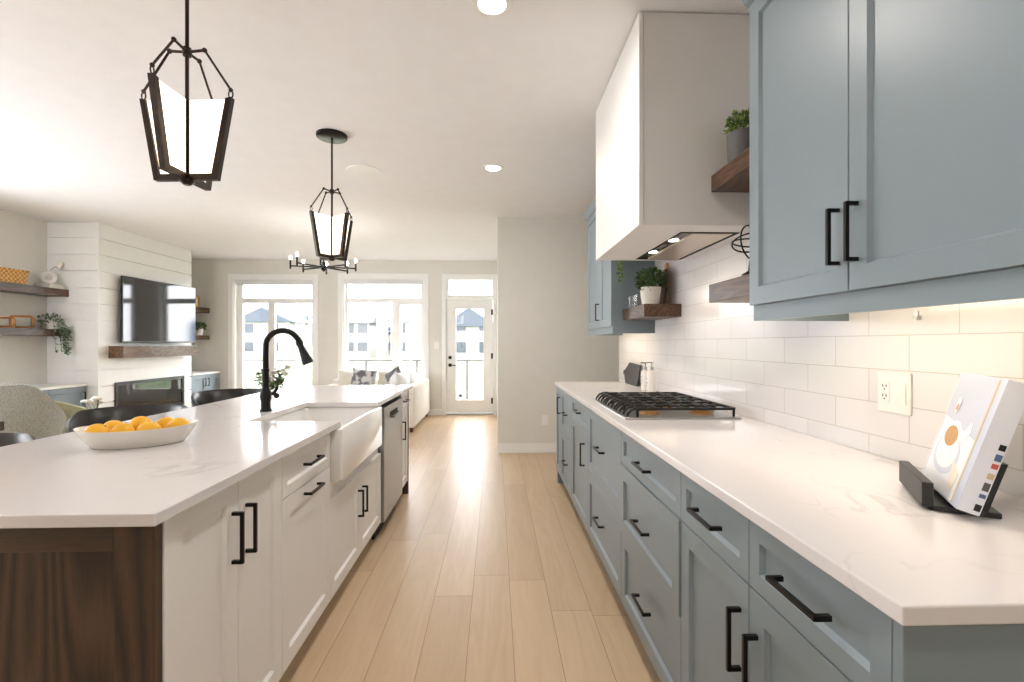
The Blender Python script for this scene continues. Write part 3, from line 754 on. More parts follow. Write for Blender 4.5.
shelf('upper dark wood floating shelf between the near wall cabinet and hood', 0.956, 1.2185, 1.648, 2.105, 1.94, 2.012)
shelf('lower dark wood floating shelf between the near wall cabinet and hood', 0.956, 1.2185, 1.648, 2.128, 1.452, 1.533)
shelf('dark wood floating shelf holding glasses and plant beyond the hood', 0.971, 1.2185, 3.114, 3.638, 1.446, 1.530)
shelf('upper dark wood shelf behind the hood with a trailing plant', 0.956, 1.2185, 3.024, 3.638, 1.94, 2.012)


def leaves(mb, n, c, r, sz, flat=0.7, sphere=True, seed=1, droop=0.0):
    rnd = random.Random(seed)
    for _ in range(n):
        while True:
            v = Vector((rnd.uniform(-1, 1), rnd.uniform(-1, 1), rnd.uniform(-1, 1)))
            if 0.25 < v.length < 1: break
        p = Vector(c) + Vector((v.x * r[0], v.y * r[1], v.z * r[2]))
        d = (v + Vector((rnd.uniform(-.5, .5), rnd.uniform(-.5, .5), rnd.uniform(-.2, .7) - droop))).normalized()
        leaf(mb, p, d, sz * rnd.uniform(0.7, 1.25), rnd)


def leaf(mb, p, d, s, rnd, wd=0.55):
    t = d.cross(Vector((rnd.uniform(-1, 1), rnd.uniform(-1, 1), rnd.uniform(-1, 1))))
    if t.length < 1e-4: t = Vector((1, 0, 0))
    t.normalize(); n = d.cross(t)
    a = p; b = p + d * s * .5 + t * s * wd * .5 + n * s * .06; c = p + d * s - n * s * .1; e = p + d * s * .5 - t * s * wd * .5 + n * s * .06
    q = [mb.bm.verts.new(x) for x in (a, b, c, e)]
    mid = mb.bm.verts.new(p + d * s * .5 - n * s * .03)
    mb.bm.faces.new((q[0], q[1], mid)); mb.bm.faces.new((q[1], q[2], mid)); mb.bm.faces.new((q[2], q[3], mid)); mb.bm.faces.new((q[3], q[0], mid))


def potted(name, label, loc, pr0, pr1, ph, potmat, fr, fh, nleaf, ls, leafmat, seed, group=None):
    R = empty(name, loc, label, 'plant', group)
    MB().lathe([(0.001, 0), (pr0, 0), (pr1, ph - 0.004), (pr1, ph), (pr1 - 0.006, ph), (pr1 - 0.008, ph - 0.02), (0.001, ph - 0.02)], n=28).build('pot', potmat, R)
    MB().lathe([(0.001, ph - 0.021), (pr1 - 0.009, ph - 0.021), (pr1 - 0.012, ph - 0.014), (0.001, ph - 0.012)], n=20).build('soil', 'soot', R)
    m = MB()
    leaves(m, nleaf, (0, 0, ph + fh * 0.42), (fr, fr, fh * 0.55), ls, seed=seed)
    rnd = random.Random(seed)
    for i in range(12):
        a = 2 * pi * i / 12; m.tube([(0.01 * cos(a), 0.01 * sin(a), ph - .02), (fr * .6 * cos(a), fr * .6 * sin(a), ph + fh * rnd.uniform(.4, .8))], 0.0015, 5)
    m.build('foliage', leafmat, R, smooth=0)
    return R


potted('potted_plant', 'bushy green plant in a white pot on the shelf beyond hood', (1.06, 3.26, 1.531), 0.055, 0.071, 0.122, 'potwhite', 0.085, 0.125, 420, 0.034, 'leaf', 3)
potted('potted_plant', 'leafy green plant in a dark grey pot on the upper near shelf', (1.04, 1.99, 2.013), 0.060, 0.063, 0.138, 'potgrey', 0.060, 0.085, 420, 0.024, 'leaf2', 4)
# trailing plant on the upper shelf behind the hood
R = empty('trailing_plant', (1.05, 3.52, 2.013), 'trailing plant whose vines hang below the hood by the far wall cabinet', 'plant')
MB().lathe([(0.001, 0), (0.05, 0), (0.06, 0.1), (0.054, 0.1), (0.05, 0.085), (0.001, 0.085)], n=24).build('pot', 'potwhite', R)
m = MB(); rnd = random.Random(5)
leaves(m, 90, (0, 0, 0.13), (0.08, 0.08, 0.05), 0.03, seed=8)
for i in range(7):
    y = rnd.uniform(-.06, .06); x1 = rnd.uniform(-.135, -.115); zl = rnd.uniform(-.30, -.20)
    pts = [(0, 0, .08), (-.06, y * .5, .13), (x1, y, .06), (x1 - .005, y, -.1), (x1 + rnd.uniform(-.02, .01), y + rnd.uniform(-.02, .02), zl)]
    m.tube(pts, 0.0014, 5)
    for k in range(26):
        t = rnd.uniform(0, 1); q = Vector(pts[2]).lerp(Vector(pts[4]), t)
        leaf(m, q, Vector((rnd.uniform(-1, .3), rnd.uniform(-1, 1), rnd.uniform(-.8, .3))).normalized(), rnd.uniform(.018, .03), rnd)
m.build('foliage', 'leaf2', R, smooth=0)

# tumblers
G0 = MB().lathe([(0.001, 0), (0.027, 0), (0.031, 0.085), (0.0285, 0.085), (0.025, 0.008), (0.001, 0.008)], n=24)
o = G0.build('tumbler', 'glass', None, (0, 0, 0)); tag(o, 'clear glass tumbler nearest the white plant pot', 'glass', 'clear glass tumblers on the shelf')
o.location = (1.015, 3.37, 1.531)
for lab, p in (('clear glass tumbler in the middle of the three on the shelf', (1.02, 3.45, 1.531)), ('clear glass tumbler farthest from the white plant pot, by the cabinet', (1.01, 3.535, 1.531))):
    c = o.copy(); COL.objects.link(c); c.location = p; c['label'] = lab


def paddle(name, label, base, w, h, t, hw, hh, mat, lean=0.10):
    """board standing on edge, leaning back on the +X wall; width along Y"""
    R = empty(name, base, label, 'cutting board', 'cutting boards leaning on the tile')
    prof = [(-w / 2, 0), (w / 2, 0), (w / 2, h - .03), (w / 2 - .03, h), (hw / 2, h + .01), (hw / 2, h + hh - .01), (hw / 4, h + hh), (-hw / 4, h + hh), (-hw / 2, h + hh - .01), (-hw / 2, h + .01), (-w / 2 + .03, h), (-w / 2, h - .03)]
    MB().prism([(z * lean, y, z) for y, z in prof], (t, 0, 0)).build('board', mat, R, bevel=0.003)
    return R


paddle('cutting_board', 'tall oak paddle board leaning behind the white plant pot', (1.172, 3.345, 1.531), 0.10, 0.20, 0.016, 0.04, 0.105, 'oakZ', 0.08)
paddle('cutting_board', 'shorter dark wooden board in front of the oak paddle board', (1.150, 3.30, 1.531), 0.10, 0.235, 0.016, 0.04, 0.02, 'darkboard', 0.08)
# wire orb on lower near shelf
R = empty('wire_orb', (1.005, 1.86, 1.534), 'black wire orb ornament on the lower near shelf', 'ornament')
MB().lathe([(0.001, 0), (0.035, 0), (0.035, 0.008), (0.012, 0.022), (0.008, 0.06), (0.001, 0.06)], n=20).build('base', 'black', R)
for ax in ((0.5, -0.85, 0.1), (0.1, 0.35, 0.93), (-0.1, -0.4, 0.9)):
    q = Vector((0, 0, 1)).rotation_difference(Vector(ax).normalized())
    MB().tube([Vector((0, 0, 0.132)) + q @ Vector((0.069 * cos(2 * pi * i / 40), 0.069 * sin(2 * pi * i / 40), 0)) for i in range(40)], 0.0032, 6, True).build('ring', 'black', R)

# things on the long worktop
for lab, p, h in (('slim white soap dispenser bottle farther behind the cooktop', (1.15, 3.66, CT1 + .0005), 0.155), ('white soap dispenser bottle with faint print nearest the cooktop', (1.125, 3.44, CT1 + .0005), 0.165)):
    R = empty('soap_bottle', p, lab, 'bottle', 'soap bottles behind the cooktop')
    MB().lathe([(0.001, 0), (0.031, 0), (0.033, 0.004), (0.033, h - .02), (0.028, h - .006), (0.013, h), (0.001, h)], n=24).build('bottle', 'soap', R)
    MB().cyl((0, 0, h), (0, 0, h + .02), .014).cyl((0, 0, h + .02), (0, 0, h + .048), .005).obox((-.015, 0, h + .052), (1, 0, 0), (0, 1, 0), (0, 0, 1), .024, .007, .005, .002).build('pump', 'steel', R)
    m = MB()
    for z in (.05, .065, .075, .10): m.obox((-.0325, 0, z), (1, 0, 0), (0, 1, 0), (0, 0, 1), .001, .010, .002)
    m.build('print', 'potgrey', R, smooth=0)
# slate paddle board leaning on the tile behind the bottles
R = empty('slate_board', (1.17, 4.15, CT1), 'dark grey paddle board standing on edge against the far tile', 'cutting board')
prof = [(-.22, 0), (-.22, .175), (.11, .185), (.19, .125), (.20, .115), (.235, .115), (.25, .105), (.25, .085), (.235, .075), (.20, .075), (.19, .06), (.12, 0)]
MB().prism([(z * .18, y, z) for y, z in prof], (0.014, 0, 0), (-0.01, 0, 0.001)).build('board', 'slate', R, bevel=0.002)
MB().prism([(z * .18 - .001, y, z) for y, z in [(-.215, .165), (-.215, .174), (.108, .184), (.11, .175)]], (0.0008, 0, 0), (-0.0105, 0, 0.001)).build('edge_band', 'standgrey', R)

# cookbook stand and cookbook
dl = Vector((0.509, 0.861, 0)).normalized(); nn = Vector((-dl.y, dl.x, 0))
c0 = Vector((1.02, 1.057, CT1))
R = empty('book_stand', c0, 'black wooden cookbook stand on the near worktop', 'stand')


def P(a, b, z): return c0 + dl * a + nn * b + Vector((0, 0, z))


BT = math.tan(radians(16.5))
MB().obox(P(0, -.008, .007), dl, nn, (0, 0, 1), .108, .053, .0055, .0015).build('base', 'standgrey', R, c0)
MB().obox(P(0, .055, .034), dl, nn, (0, 0, 1), .108, .010, .026, .002).build('lip', 'standgrey', R, c0)
MB().prism([P(-.108, -.019, .0125), P(-.108, -.040, .0125), P(-.108, -.040 - .10 * BT, .1125), P(-.108, -.019 - .10 * BT, .1125)], dl * .216).build('back_rest', 'standgrey', R, c0)
for a in (-.09, .09):
    for b in (-.04, .04): MB().obox(P(a, b, .0008), dl, nn, (0, 0, 1), .010, .010, .0008).build('rubber_foot', 'blackplastic', R, c0)
up = Vector((0, 0, cos(radians(16.5)))) - nn * sin(radians(16.5)); fn = nn * cos(radians(16.5)) + Vector((0, 0, sin(radians(16.5))))
bw, bh, bt = .133, .1365, .018
bcorner = Vector((.924, .936, .9385))
bm0 = bcorner + dl * bw + up * bh - fn * bt
Bc = bcorner + dl * bw - fn * bt
B = empty('cookbook', Bc, 'pale blue cookbook with a cup on its cover, leaning on the stand', 'book')


def BP(a, v, d): return bm0 + dl * a + up * v + fn * d


MB().obox(BP(0, 0, 0), dl, up, fn, bw - .004, bh - .003, bt - .002).build('pages', 'page', B, Bc, smooth=0)
cv = MB().obox(BP(0, 0, bt - .0008), dl, up, fn, bw, bh, .0012, .0005).build('front_cover', 'cover', B, Bc, smooth=0)
MB().obox(BP(0, 0, -bt + .0008), dl, up, fn, bw, bh, .0012, .0005).build('back_cover', 'coverw', B, Bc, smooth=0)
MB().obox(BP(-bw + .001, 0, 0), fn, up, dl, bt, bh, .0012, .0005).build('spine', 'coverw', B, Bc, smooth=0)
e = bt + .0006
# curled loose pages at the far edge
m = MB()
for i in range(5): m.obox(BP(bw - .012 + .004 * i, -.003 * i, bt - .004 - .002 * i), dl + fn * (.03 * i), up, fn - dl * (.03 * i), .03, bh - .006 * i, .0004)
m.build('loose_pages', 'page', B, Bc, smooth=0)


def disc(mb, ca, cv_, ra, rv, d, n=28, a0=0, a1=2 * pi, th=.0003):
    mb.prism([BP(ca + ra * cos(a0 + (a1 - a0) * i / n), cv_ + rv * sin(a0 + (a1 - a0) * i / n), d) for i in range(n if a1 - a0 > 6.2 else n + 1)], fn * th)


m = MB(); m.prism([BP(-bw + .03, .0, e), BP(bw - .01, .03, e), BP(bw - .01, -bh + .004, e), BP(-bw + .03, -bh + .004, e)], fn * .0002); m.build('cover_table_print', 'coverw', cv, Bc, smooth=0)
m = MB(); disc(m, .028, -.050, .078, .048, e + .0003); m.build('cover_saucer_print', plain('grey_print', lin(204, 208, 222), .3), cv, Bc, smooth=0)
m = MB(); disc(m, .028, -.046, .066, .038, e + .0006); m.prism([BP(-.03, -.02, e + .0007), BP(-.062, .012, e + .0007), BP(-.058, .03, e + .0007), BP(-.046, .034, e + .0007), BP(-.02, .0, e + .0007)], fn * .0003); disc(m, .03, -.008, .050, .034, e + .0008); m.build('cover_cup_print', plain('cup_print', lin(240, 240, 244), .3), cv, Bc, smooth=0)
m = MB(); disc(m, .036, -.010, .040, .024, e + .0012); m.build('cover_froth_print', 'coffee', cv, Bc, smooth=0)
m = MB(); disc(m, .066, .060, .012, .020, e + .0009); m.build('cover_flower_print', 'coverw', cv, Bc, smooth=0)
m = MB(); disc(m, .066, .056, .006, .008, e + .0013); m.build('cover_flower_centre_print', 'coffee', cv, Bc, smooth=0)
m = MB(); m.prism([BP(-.030, -.055, e + .0009), BP(-.082, -.075, e + .0009), BP(-.078, -.118, e + .0009), BP(-.045, -.105, e + .0009)], fn * .0003); m.build('cover_napkin_print', plain('napkin_print', lin(230, 222, 204), .4), cv, Bc, smooth=0)
m = MB(); m.prism([BP(-bw + .03, bh - .004, e), BP(-bw + .038, bh - .004, e), BP(-bw + .038, -bh + .004, e), BP(-bw + .03, -bh + .004, e)], fn * .0004); m.build('cover_band_print', 'tan', cv, Bc, smooth=0)
for mt, v0, v1 in (('bookblue', -.022, -.008), ('bookred', -.038, -.028), ('blackplastic', .0, .012), ('tan', -.06, -.048), ('potgrey', -.085, -.068), ('bookblue', -.10, -.092), ('blackplastic', -.128, -.114)):
    MB().obox(BP(-bw - .0003, (v0 + v1) / 2, -bt * .62), fn, up, dl, bt * .28, (v1 - v0) / 2, .0004).build('spine_print', mt, B, Bc, smooth=0)

# wall plates
R = empty('wall_plate', (1.2185, 1.428, 1.12), 'white double outlet and rocker switch plate on the tile above near worktop', 'outlet')
MB().box(1.2125, 1.2185, 1.367, 1.489, 1.058, 1.182, 0.002).build('plate', 'plastic', R, R.location)
s = MB().box(1.2095, 1.2125, 1.441, 1.475, 1.087, 1.153, 0.001).build('outlet_insert', 'plastic', R, R.location)
m = MB()
for z in (1.105, 1.135):
    m.box(1.2090, 1.2096, 1.450, 1.453, z, z + .008).box(1.2090, 1.2096, 1.463, 1.466, z, z + .008).cyl((1.2090, 1.458, z - .006), (1.2096, 1.458, z - .006), .0025, n=10)
m.build('slots', 'dark', s, R.location, smooth=0)
MB().prism([(1.2125, 0, 1.087), (1.2125, 0, 1.153), (1.2095, 0, 1.153), (1.2075, 0, 1.12), (1.2095, 0, 1.087)], (0, .034, 0), (0, 1.381, 0)).build('rocker', 'plastic', R, R.location, smooth=0)
R = empty('wall_plate', (0.579, 5.60, 0.38), 'white outlet plate low on the kitchen end wall', 'outlet')
MB().box(.54, .618, 5.594, 5.60, .32, .44, .002).build('plate', 'plastic', R, R.location)
MB().box(.562, .596, 5.591, 5.594, .347, .413, .001).build('outlet_insert', 'plastic', R, R.location)
R = empty('wall_plate', (-1.04, YB, 1.243), 'white light switch plate on the far wall beside the door', 'switch')
MB().box(-1.085, -.995, YB - .006, YB, 1.18, 1.305, .002).build('plate', 'plastic', R, R.location)
MB().box(-1.057, -1.023, YB - .009, YB - .006, 1.21, 1.275, .001).build('rocker', 'plastic', R, R.location)

# fruit bowl and oranges on the island
bc = Vector((-1.256, 1.745, CT1 + .0005)); ba = radians(26)
R = empty('fruit_bowl', bc, 'oval cream ceramic dish holding oranges on the island', 'bowl')
m = MB(); n = 48; rings = []
for (a, b, z, lift) in ((.001, .001, 0, 0), (.128, .082, 0, 0), (.134, .087, .004, 0), (.158, .107, .033, .002), (.176, .121, .063, .006), (.173, .118, .064, .006), (.154, .103, .035, .002), (.13, .083, .008, 0), (.001, .001, .007, 0)):
    rg = []
    for k in range(n):
        t = 2 * pi * k / n; x, y = a * cos(t), b * sin(t)
        rg.append(m.bm.verts.new((bc.x + x * cos(ba) - y * sin(ba), bc.y + x * sin(ba) + y * cos(ba), bc.z + z + lift * cos(t) ** 4)))
    rings.append(rg)
for A, Bq in zip(rings, rings[1:]):
    for k in range(n): m.bm.faces.new((A[k], A[(k + 1) % n], Bq[(k + 1) % n], Bq[k]))
m.bm.faces.new(rings[0]); m.bm.faces.new(rings[-1])
m.build('dish', 'ceramic', R, bc, smooth=60)
org = None
OR = [(-.108, -.026, .049, 'leftmost orange in the dish'), (-.038, -.047, .048, 'orange at the front of the dish, second from left'), (.036, -.049, .048, 'orange at the front of the dish, right of its middle'), (.116, -.016, .051, 'rightmost orange in the dish'),
      (-.078, .040, .049, 'orange at the back left of the dish'), (.000, .026, .060, 'orange in the middle of the heap, highest of all'), (.072, .050, .049, 'orange at the back right of the dish')]
for i, (a, b, z, lab) in enumerate(OR):
    p = bc + Vector((a * cos(ba) - b * sin(ba), a * sin(ba) + b * cos(ba), z))
    if org is None:
        org = empty('orange', p, lab, 'fruit', 'oranges in the oval dish')
        MB().sphere((0, 0, 0), .0355, (1.04, 1.0, .97), 24, 16).build('peel', 'orange', org)
        MB().lathe([(0.0005, 0), (.004, 0), (.0035, .002), (.0005, .002)], (0, 0, .033), 8).build('stem_end', 'leaf', org)
        o = org
    else:
        o = copy_tree(org); o['label'] = lab; o.location = p
    o.rotation_euler = (random.uniform(-.9, .9), random.uniform(-.9, .9), random.uniform(0, 6))


# ------------------------------------------------------------------ pendants and chandelier
def pendant(label, x, y, ang, zt=ZC):
    R = empty('pendant_lantern', (x, y, zt), label, 'pendant light', 'lantern pendants over the island')
    R.rotation_euler = (0, 0, ang)
    MB().lathe([(.001, 0), (.105, 0), (.105, -.018), (.10, -.022), (.001, -.022)], n=32).build('canopy', 'black', R)
    MB().cyl((0, 0, -.02), (0, 0, -.885), .0065, n=12).build('rod', 'bronze', R)
    MB().lathe([(.001, -.385), (.014, -.385), (.016, -.40), (.014, -.415), (.001, -.415)], n=16).lathe([(.001, -.868), (.02, -.868), (.026, -.876), (.012, -.888), (.001, -.888)], n=16).build('hub', 'bronze', R)
    zT, zB, zC, rT, rB = -.572, -.872, -.60, .172, .118
    for k in range(4):
        a = pi / 2 * k; d = Vector((cos(a), sin(a), 0)); s = Vector((-sin(a), cos(a), 0))
        q = lambda r, z: d * r + Vector((0, 0, z))
        w = .011
        # frame bars: outer slanted and bottom
        m = MB(); uo = (q(rT, zT) - q(rB, zB)).normalized()
        m.prism([q(rT, zT) - s * w, q(rT - .022, zT - .004) - s * w, q(rB - .020, zB + .022) - s * w, q(.006, zB + .022) - s * w, q(.006, zB) - s * w, q(rB, zB) - s * w], s * 2 * w)
        m.prism([q(.003, zB + .022) - s * .005, q(.012, zB + .022) - s * .005, q(.012, zT - .004) - s * .005, q(.003, zT - .004) - s * .005], s * .010)
        f = m.build('fin_frame', 'bronze', R, smooth=0)
        MB().prism([q(rT - .022, zT - .006) - s * .003, q(.010, zT - .006) - s * .003, q(.010, zB + .021) - s * .003, q(rB - .021, zB + .021) - s * .003], s * .006).build('glass_panel', 'frost', f, smooth=0)
        # arm and link
        m = MB().cyl((0, 0, -.40), q(.066, -.395), .005, n=8).sphere(q(.066, -.395), .009, u=10, v=6)
        m.cyl(q(.066, -.395), q(rT - .008, zT + .030), .0042, n=8).sphere(q(rT - .008, zT + .030), .008, u=10, v=6)
        m.tube([q(rT - .008, zT + .014) + (d * cos(t) * .008 + Vector((0, 0, sin(t) * .014))) for t in [2 * pi * i / 12 for i in range(12)]], .0025, 6, True)
        m.build('link', 'bronze', R)
    return R


pendant('nearest bronze lantern pendant with lit frosted panels over the island', -1.131, 1.81, radians(-4))
pendant('farther bronze lantern pendant hanging over the island past the sink', -1.151, 3.44, radians(55))

R = empty('chandelier', (-2.108, 6.0, ZC), 'black wheel chandelier with candle bulbs hanging in the living area', 'chandelier')
MB().lathe([(.001, 0), (.065, 0), (.065, -.02), (.001, -.024)], n=28).build('canopy', 'black', R)
MB().cyl((0, 0, -.02), (0, 0, -.52), .008).build('rod', 'black', R)
MB().lathe([(.001, -.47), (.03, -.475), (.035, -.53), (.03, -.56), (.015, -.58), (.001, -.59)], n=20).build('hub', 'black', R)
for k in range(8):
    a = 2 * pi * k / 8 + .25; d = Vector((cos(a), sin(a), 0)); z = -.533
    ar = MB().bar(d * .02 + Vector((0, 0, z)), d * .375 + Vector((0, 0, z)), .016, .016).cyl(d * .375 + Vector((0, 0, z - .035)), d * .375 + Vector((0, 0, z + .075)), .011, n=12).build('arm', 'black', R)
    MB().sphere(d * .375 + Vector((0, 0, z + .10)), .0145, (1, 1, 1.7), 12, 8).build('bulb', 'bulb', ar)


# ------------------------------------------------------------------ seating
def shell(mb, rx, ry, zb, hf, t, k0=0.72, n=48, a0=-pi, a1=pi, tuck=0.0):
    """wrap-around back; hf(angle) gives the rim height; angle 0 is the open front (+X)"""
    cols = []
    for i in range(n + 1):
        a = a0 + (a1 - a0) * i / n; h = hf(a); c = []
        for f, s in ((0, 0), (.5, 0), (1, 0), (1.0, 1), (.5, 1), (0, 1)):
            k = k0 + (1 - k0) * (f ** .7); z = zb + (h - zb) * f
            rr = k - (t / rx) * s
            if f == 1.0 and s == 1: z -= 0.004
            c.append(mb.bm.verts.new((rx * rr * cos(a), ry * rr * sin(a), z)))
        c.insert(3, mb.bm.verts.new((rx * (1 - t / rx / 2) * cos(a), ry * (1 - t / rx / 2) * sin(a), h + t * .35)))
        cols.append(c)
    for A, B in zip(cols, cols[1:]):
        for j in range(len(A)): mb.bm.faces.new((A[j], A[(j + 1) % len(A)], B[(j + 1) % len(A)], B[j]))
    mb.bm.faces.new(cols[0]); mb.bm.faces.new(cols[-1][::-1])
    return mb


def make_stool(loc, rz, label):
    R = empty('bar_stool', loc, label, 'stool', 'black bucket stools along the island', rz=rz)

    def hf(a):
        f = abs(a) / pi
        return .72 + .165 * min(1, max(0, (f - .14) / .42)) ** .8
    m = shell(MB(), .27, .275, .60, lambda a: hf(((a + pi) % (2 * pi)) - pi), .028, .80, 56, .45, 2 * pi - .45)
    m.build('backrest', 'leather', R, smooth=60)
    MB().lathe([(.001, .57), (.19, .57), (.215, .60), (.215, .65), (.19, .675), (.001, .68)], n=36).build('seat', 'leather', R)
    for sx in (-1, 1):
        for sy in (-1, 1): MB().cyl((sx * .13, sy * .13, .575), (sx * .20, sy * .20, 0), .014, .010, 12).build('leg', 'black', R)
    pts = [(.185 * cos(t) * 1.0, .185 * sin(t), .22) for t in [2 * pi * i / 32 for i in range(32)]]
    MB().tube([(x * 1.32, y * 1.32, z) for x, y, z in pts], .008, 8, True).build('footrest', 'black', R)
    return R


make_stool((-2.06, 1.84, 0), radians(-40), 'black bucket bar stool at the near end of the island, mostly cut off')
make_stool((-2.06, 2.80, 0), radians(-72), 'black bucket bar stool behind the dish of oranges')
make_stool((-2.06, 3.86, 0), radians(-60), 'black bucket bar stool farthest along, left of the faucet')


def tub_chair(label, loc, rz, mat, rx, ry, hb, ha, seat=.46):
    R = empty('armchair', loc, label, 'armchair', None, rz=rz)

    def hf(a):
        f = min(1, abs(((a + pi) % (2 * pi)) - pi) / pi)      # 1 at the back
        x = min(1, max(0, (f - .20) / .42)); return ha + (hb - ha) * (x * x * (3 - 2 * x))
    shell(MB(), rx, ry, .36, hf, .05, .80, 56, .75, 2 * pi - .75).build('backrest', mat, R, smooth=60)
    MB().lathe([(.001, .34), (rx * .74, .34), (rx * .80, .37), (rx * .80, seat - .03), (rx * .74, seat), (.001, seat + .01)], n=36).build('seat', mat, R)
    for sx in (-1, 1):
        for sy in (-1, 1): MB().cyl((sx * rx * .45, sy * rx * .45, .345), (sx * rx * .62, sy * rx * .62, 0), .018, .012, 12).build('leg', 'shelfY', R)
    return R


tub_chair('tall wrap-around armchair in mottled grey fabric at the left', (-3.92, 3.97, 0), radians(80), 'greyfabric', .38, .38, .955, .64)
tub_chair('low sage green armchair half hidden behind the grey armchair', (-4.33, 4.75, 0), radians(60), 'greenfabric', .36, .36, .75, .63)

R = empty('dining_table', (-3.95, 2.75, 0), 'dark wood table whose corner shows at the left edge', 'table')
MB().box(-4.7, -3.19, 2.25, 3.25, .705, .765, .006).build('tabletop', 'walnutX', R, R.location)
for x in (-4.62, -3.28):
    for y in (2.33, 3.19): MB().box(x - .035, x + .035, y - .035, y + .035, 0, .705, .004).build('leg', 'walnutZ', R, R.location)

# side table with white flowers, behind the near stool
R = empty('side_table', (-3.71, 4.62, 0), 'small round dark side table behind the bar stools', 'table')
MB().lathe([(.001, .455), (.17, .455), (.175, .465), (.175, .475), (.001, .475)], n=36).build('tabletop', 'black', R)
MB().cyl((0, 0, .01), (0, 0, .455), .018).build('pedestal', 'black', R)
MB().lathe([(.001, 0), (.14, 0), (.14, .008), (.02, .02), (.001, .02)], n=30).build('base', 'black', R)
R = empty('flower_vase', (-3.71, 4.62, .4755), 'cluster of white blossoms in a dark vase on the side table', 'flowers')
MB().lathe([(.001, 0), (.035, 0), (.05, .05), (.03, .12), (.035, .14), (.030, .14), (.025, .11), (.001, .02)], n=24).build('vase', 'blackplastic', R)
m = MB(); rnd = random.Random(12)
pet = [(rnd.uniform(-.065, .065), rnd.uniform(-.065, .065), .275 + rnd.uniform(-.035, .03)) for _ in range(9)]
for px, py, pz in pet:
    for k in range(5):
        a = 2 * pi * k / 5; m.sphere((px + .016 * cos(a), py + .016 * sin(a), pz), .021, (1, 1, .7), 8, 6)
m.build('blossoms', 'petal', R)
m = MB()
for px, py, pz in pet: m.tube([(0, 0, .08), (px * .5, py * .5, .2), (px, py, pz)], .002, 5)
m.build('stems', 'leaf', R)

# coffee table and leafy bouquet seen behind the faucet
R = empty('coffee_table', (-2.55, 5.6, 0), 'round wooden coffee table in the living area behind the island', 'table')
MB().lathe([(.001, .40), (.42, .40), (.43, .41), (.43, .44), (.001, .445)], n=48).build('tabletop', 'oakZ', R)
for k in range(3):
    a = 2 * pi * k / 3; MB().cyl((.25 * cos(a), .25 * sin(a), .40), (.34 * cos(a), .34 * sin(a), 0), .022, .016).build('leg', 'oakZ', R)
R = empty('bouquet', (-2.50, 5.5, .446), 'leafy bouquet with pale blooms seen behind the faucet', 'flowers')
MB().lathe([(.001, 0), (.06, 0), (.075, .08), (.06, .19), (.05, .23), (.044, .23), (.055, .18), (.001, .02)], n=28).build('vase', 'ceramic', R)
m = MB(); f2 = MB(); rnd = random.Random(21)
for i in range(26):
    a = rnd.uniform(0, 2 * pi); r = rnd.uniform(.04, .19); z = rnd.uniform(.36, .57) - r * .25
    tip = Vector((r * cos(a), r * sin(a), z)); pts = [Vector((0, 0, .16)), Vector((tip.x * .35, tip.y * .35, .30)), tip]
    m.tube(pts, .0022, 5)
    for k in range(9):
        t = rnd.uniform(.35, 1); q = pts[1].lerp(tip, t)
        leaf(m, q, Vector((rnd.uniform(-1, 1), rnd.uniform(-1, 1), rnd.uniform(-.3, .7))).normalized(), rnd.uniform(.035, .065), rnd, .5)
for (x, y, z) in ((-.17, 0, .47), (-.14, .04, .50), (.16, .02, .55), (.18, -.02, .56), (.10, .05, .52), (.14, .0, .48), (-.10, -.05, .45), (.05, -.06, .50)):
    for k in range(16):
        f2.sphere((x + rnd.uniform(-.025, .025), y + rnd.uniform(-.025, .025), z + rnd.uniform(-.02, .02)), rnd.uniform(.006, .011), u=6, v=5)
    m.tube([(0, 0, .16), (x * .4, y * .4, .33), (x, y, z)], .002, 5)
m.build('foliage', 'leaf', R, smooth=0); f2.build('blooms', 'petalpink', R)


def cushion(mb, c, ax, ay, az, hx, hy, hz, n=12):
    """puffed pillow: thick in the middle, thin at the seam"""
    ax, ay, az = Vector(ax).normalized(), Vector(ay).normalized(), Vector(az).normalized(); c = Vector(c); g = {}
    for s in (1, -1):
        for i in range(n + 1):
            for j in range(n + 1):
                u, v = 2 * i / n - 1, 2 * j / n - 1
                pu, pv = u * (1 - .07 * (1 - v * v) * 0 - .05 * v * v * abs(u) * 0), v
                th = ((1 - u ** 4) * (1 - v ** 4)) ** .5
                if th < 1e-6 and s == -1: g[s, i, j] = g[1, i, j]; continue
                g[s, i, j] = mb.bm.verts.new(c + ax * hx * pu * (1 - .06 * (1 - v * v)) + ay * hy * pv * (1 - .06 * (1 - u * u)) + az * hz * th * s)
        for i in range(n):
            for j in range(n): mb.bm.faces.new((g[s, i, j], g[s, i + 1, j], g[s, i + 1, j + 1], g[s, i, j + 1]))
    return mb


R = empty('sectional_sofa', (-1.6, 8.0, 0), 'ivory sectional sofa under the far windows, its back to the aisle', 'sofa')
L = R.location
MB().box(-2.05, -1.16, 6.9, 8.5, .07, .36, .02).box(-2.78, -2.05, 7.6, 8.5, .07, .36, .02).build('base', 'sofa', R, L, smooth=41)
MB().box(-1.32, -1.145, 6.88, 8.51, .07, .655, .03, 3).build('backrest', 'sofa', R, L, smooth=41)
MB().box(-2.78, -1.325, 8.33, 8.51, .07, .66, .03, 3).build('backrest', 'sofa', R, L, smooth=41)
MB().box(-2.82, -2.66, 7.6, 8.5, .07, .58, .03, 3).build('arm', 'sofa', R, L, smooth=41)
for a, b, c, d in ((-2.04, -1.33, 6.9, 7.68), (-2.04, -1.33, 7.69, 8.32), (-2.65, -2.05, 7.6, 8.32)): MB().box(a, b, c, d, .362, .49, .035, 3).build('seat_cushion', 'sofa', R, L, smooth=41)
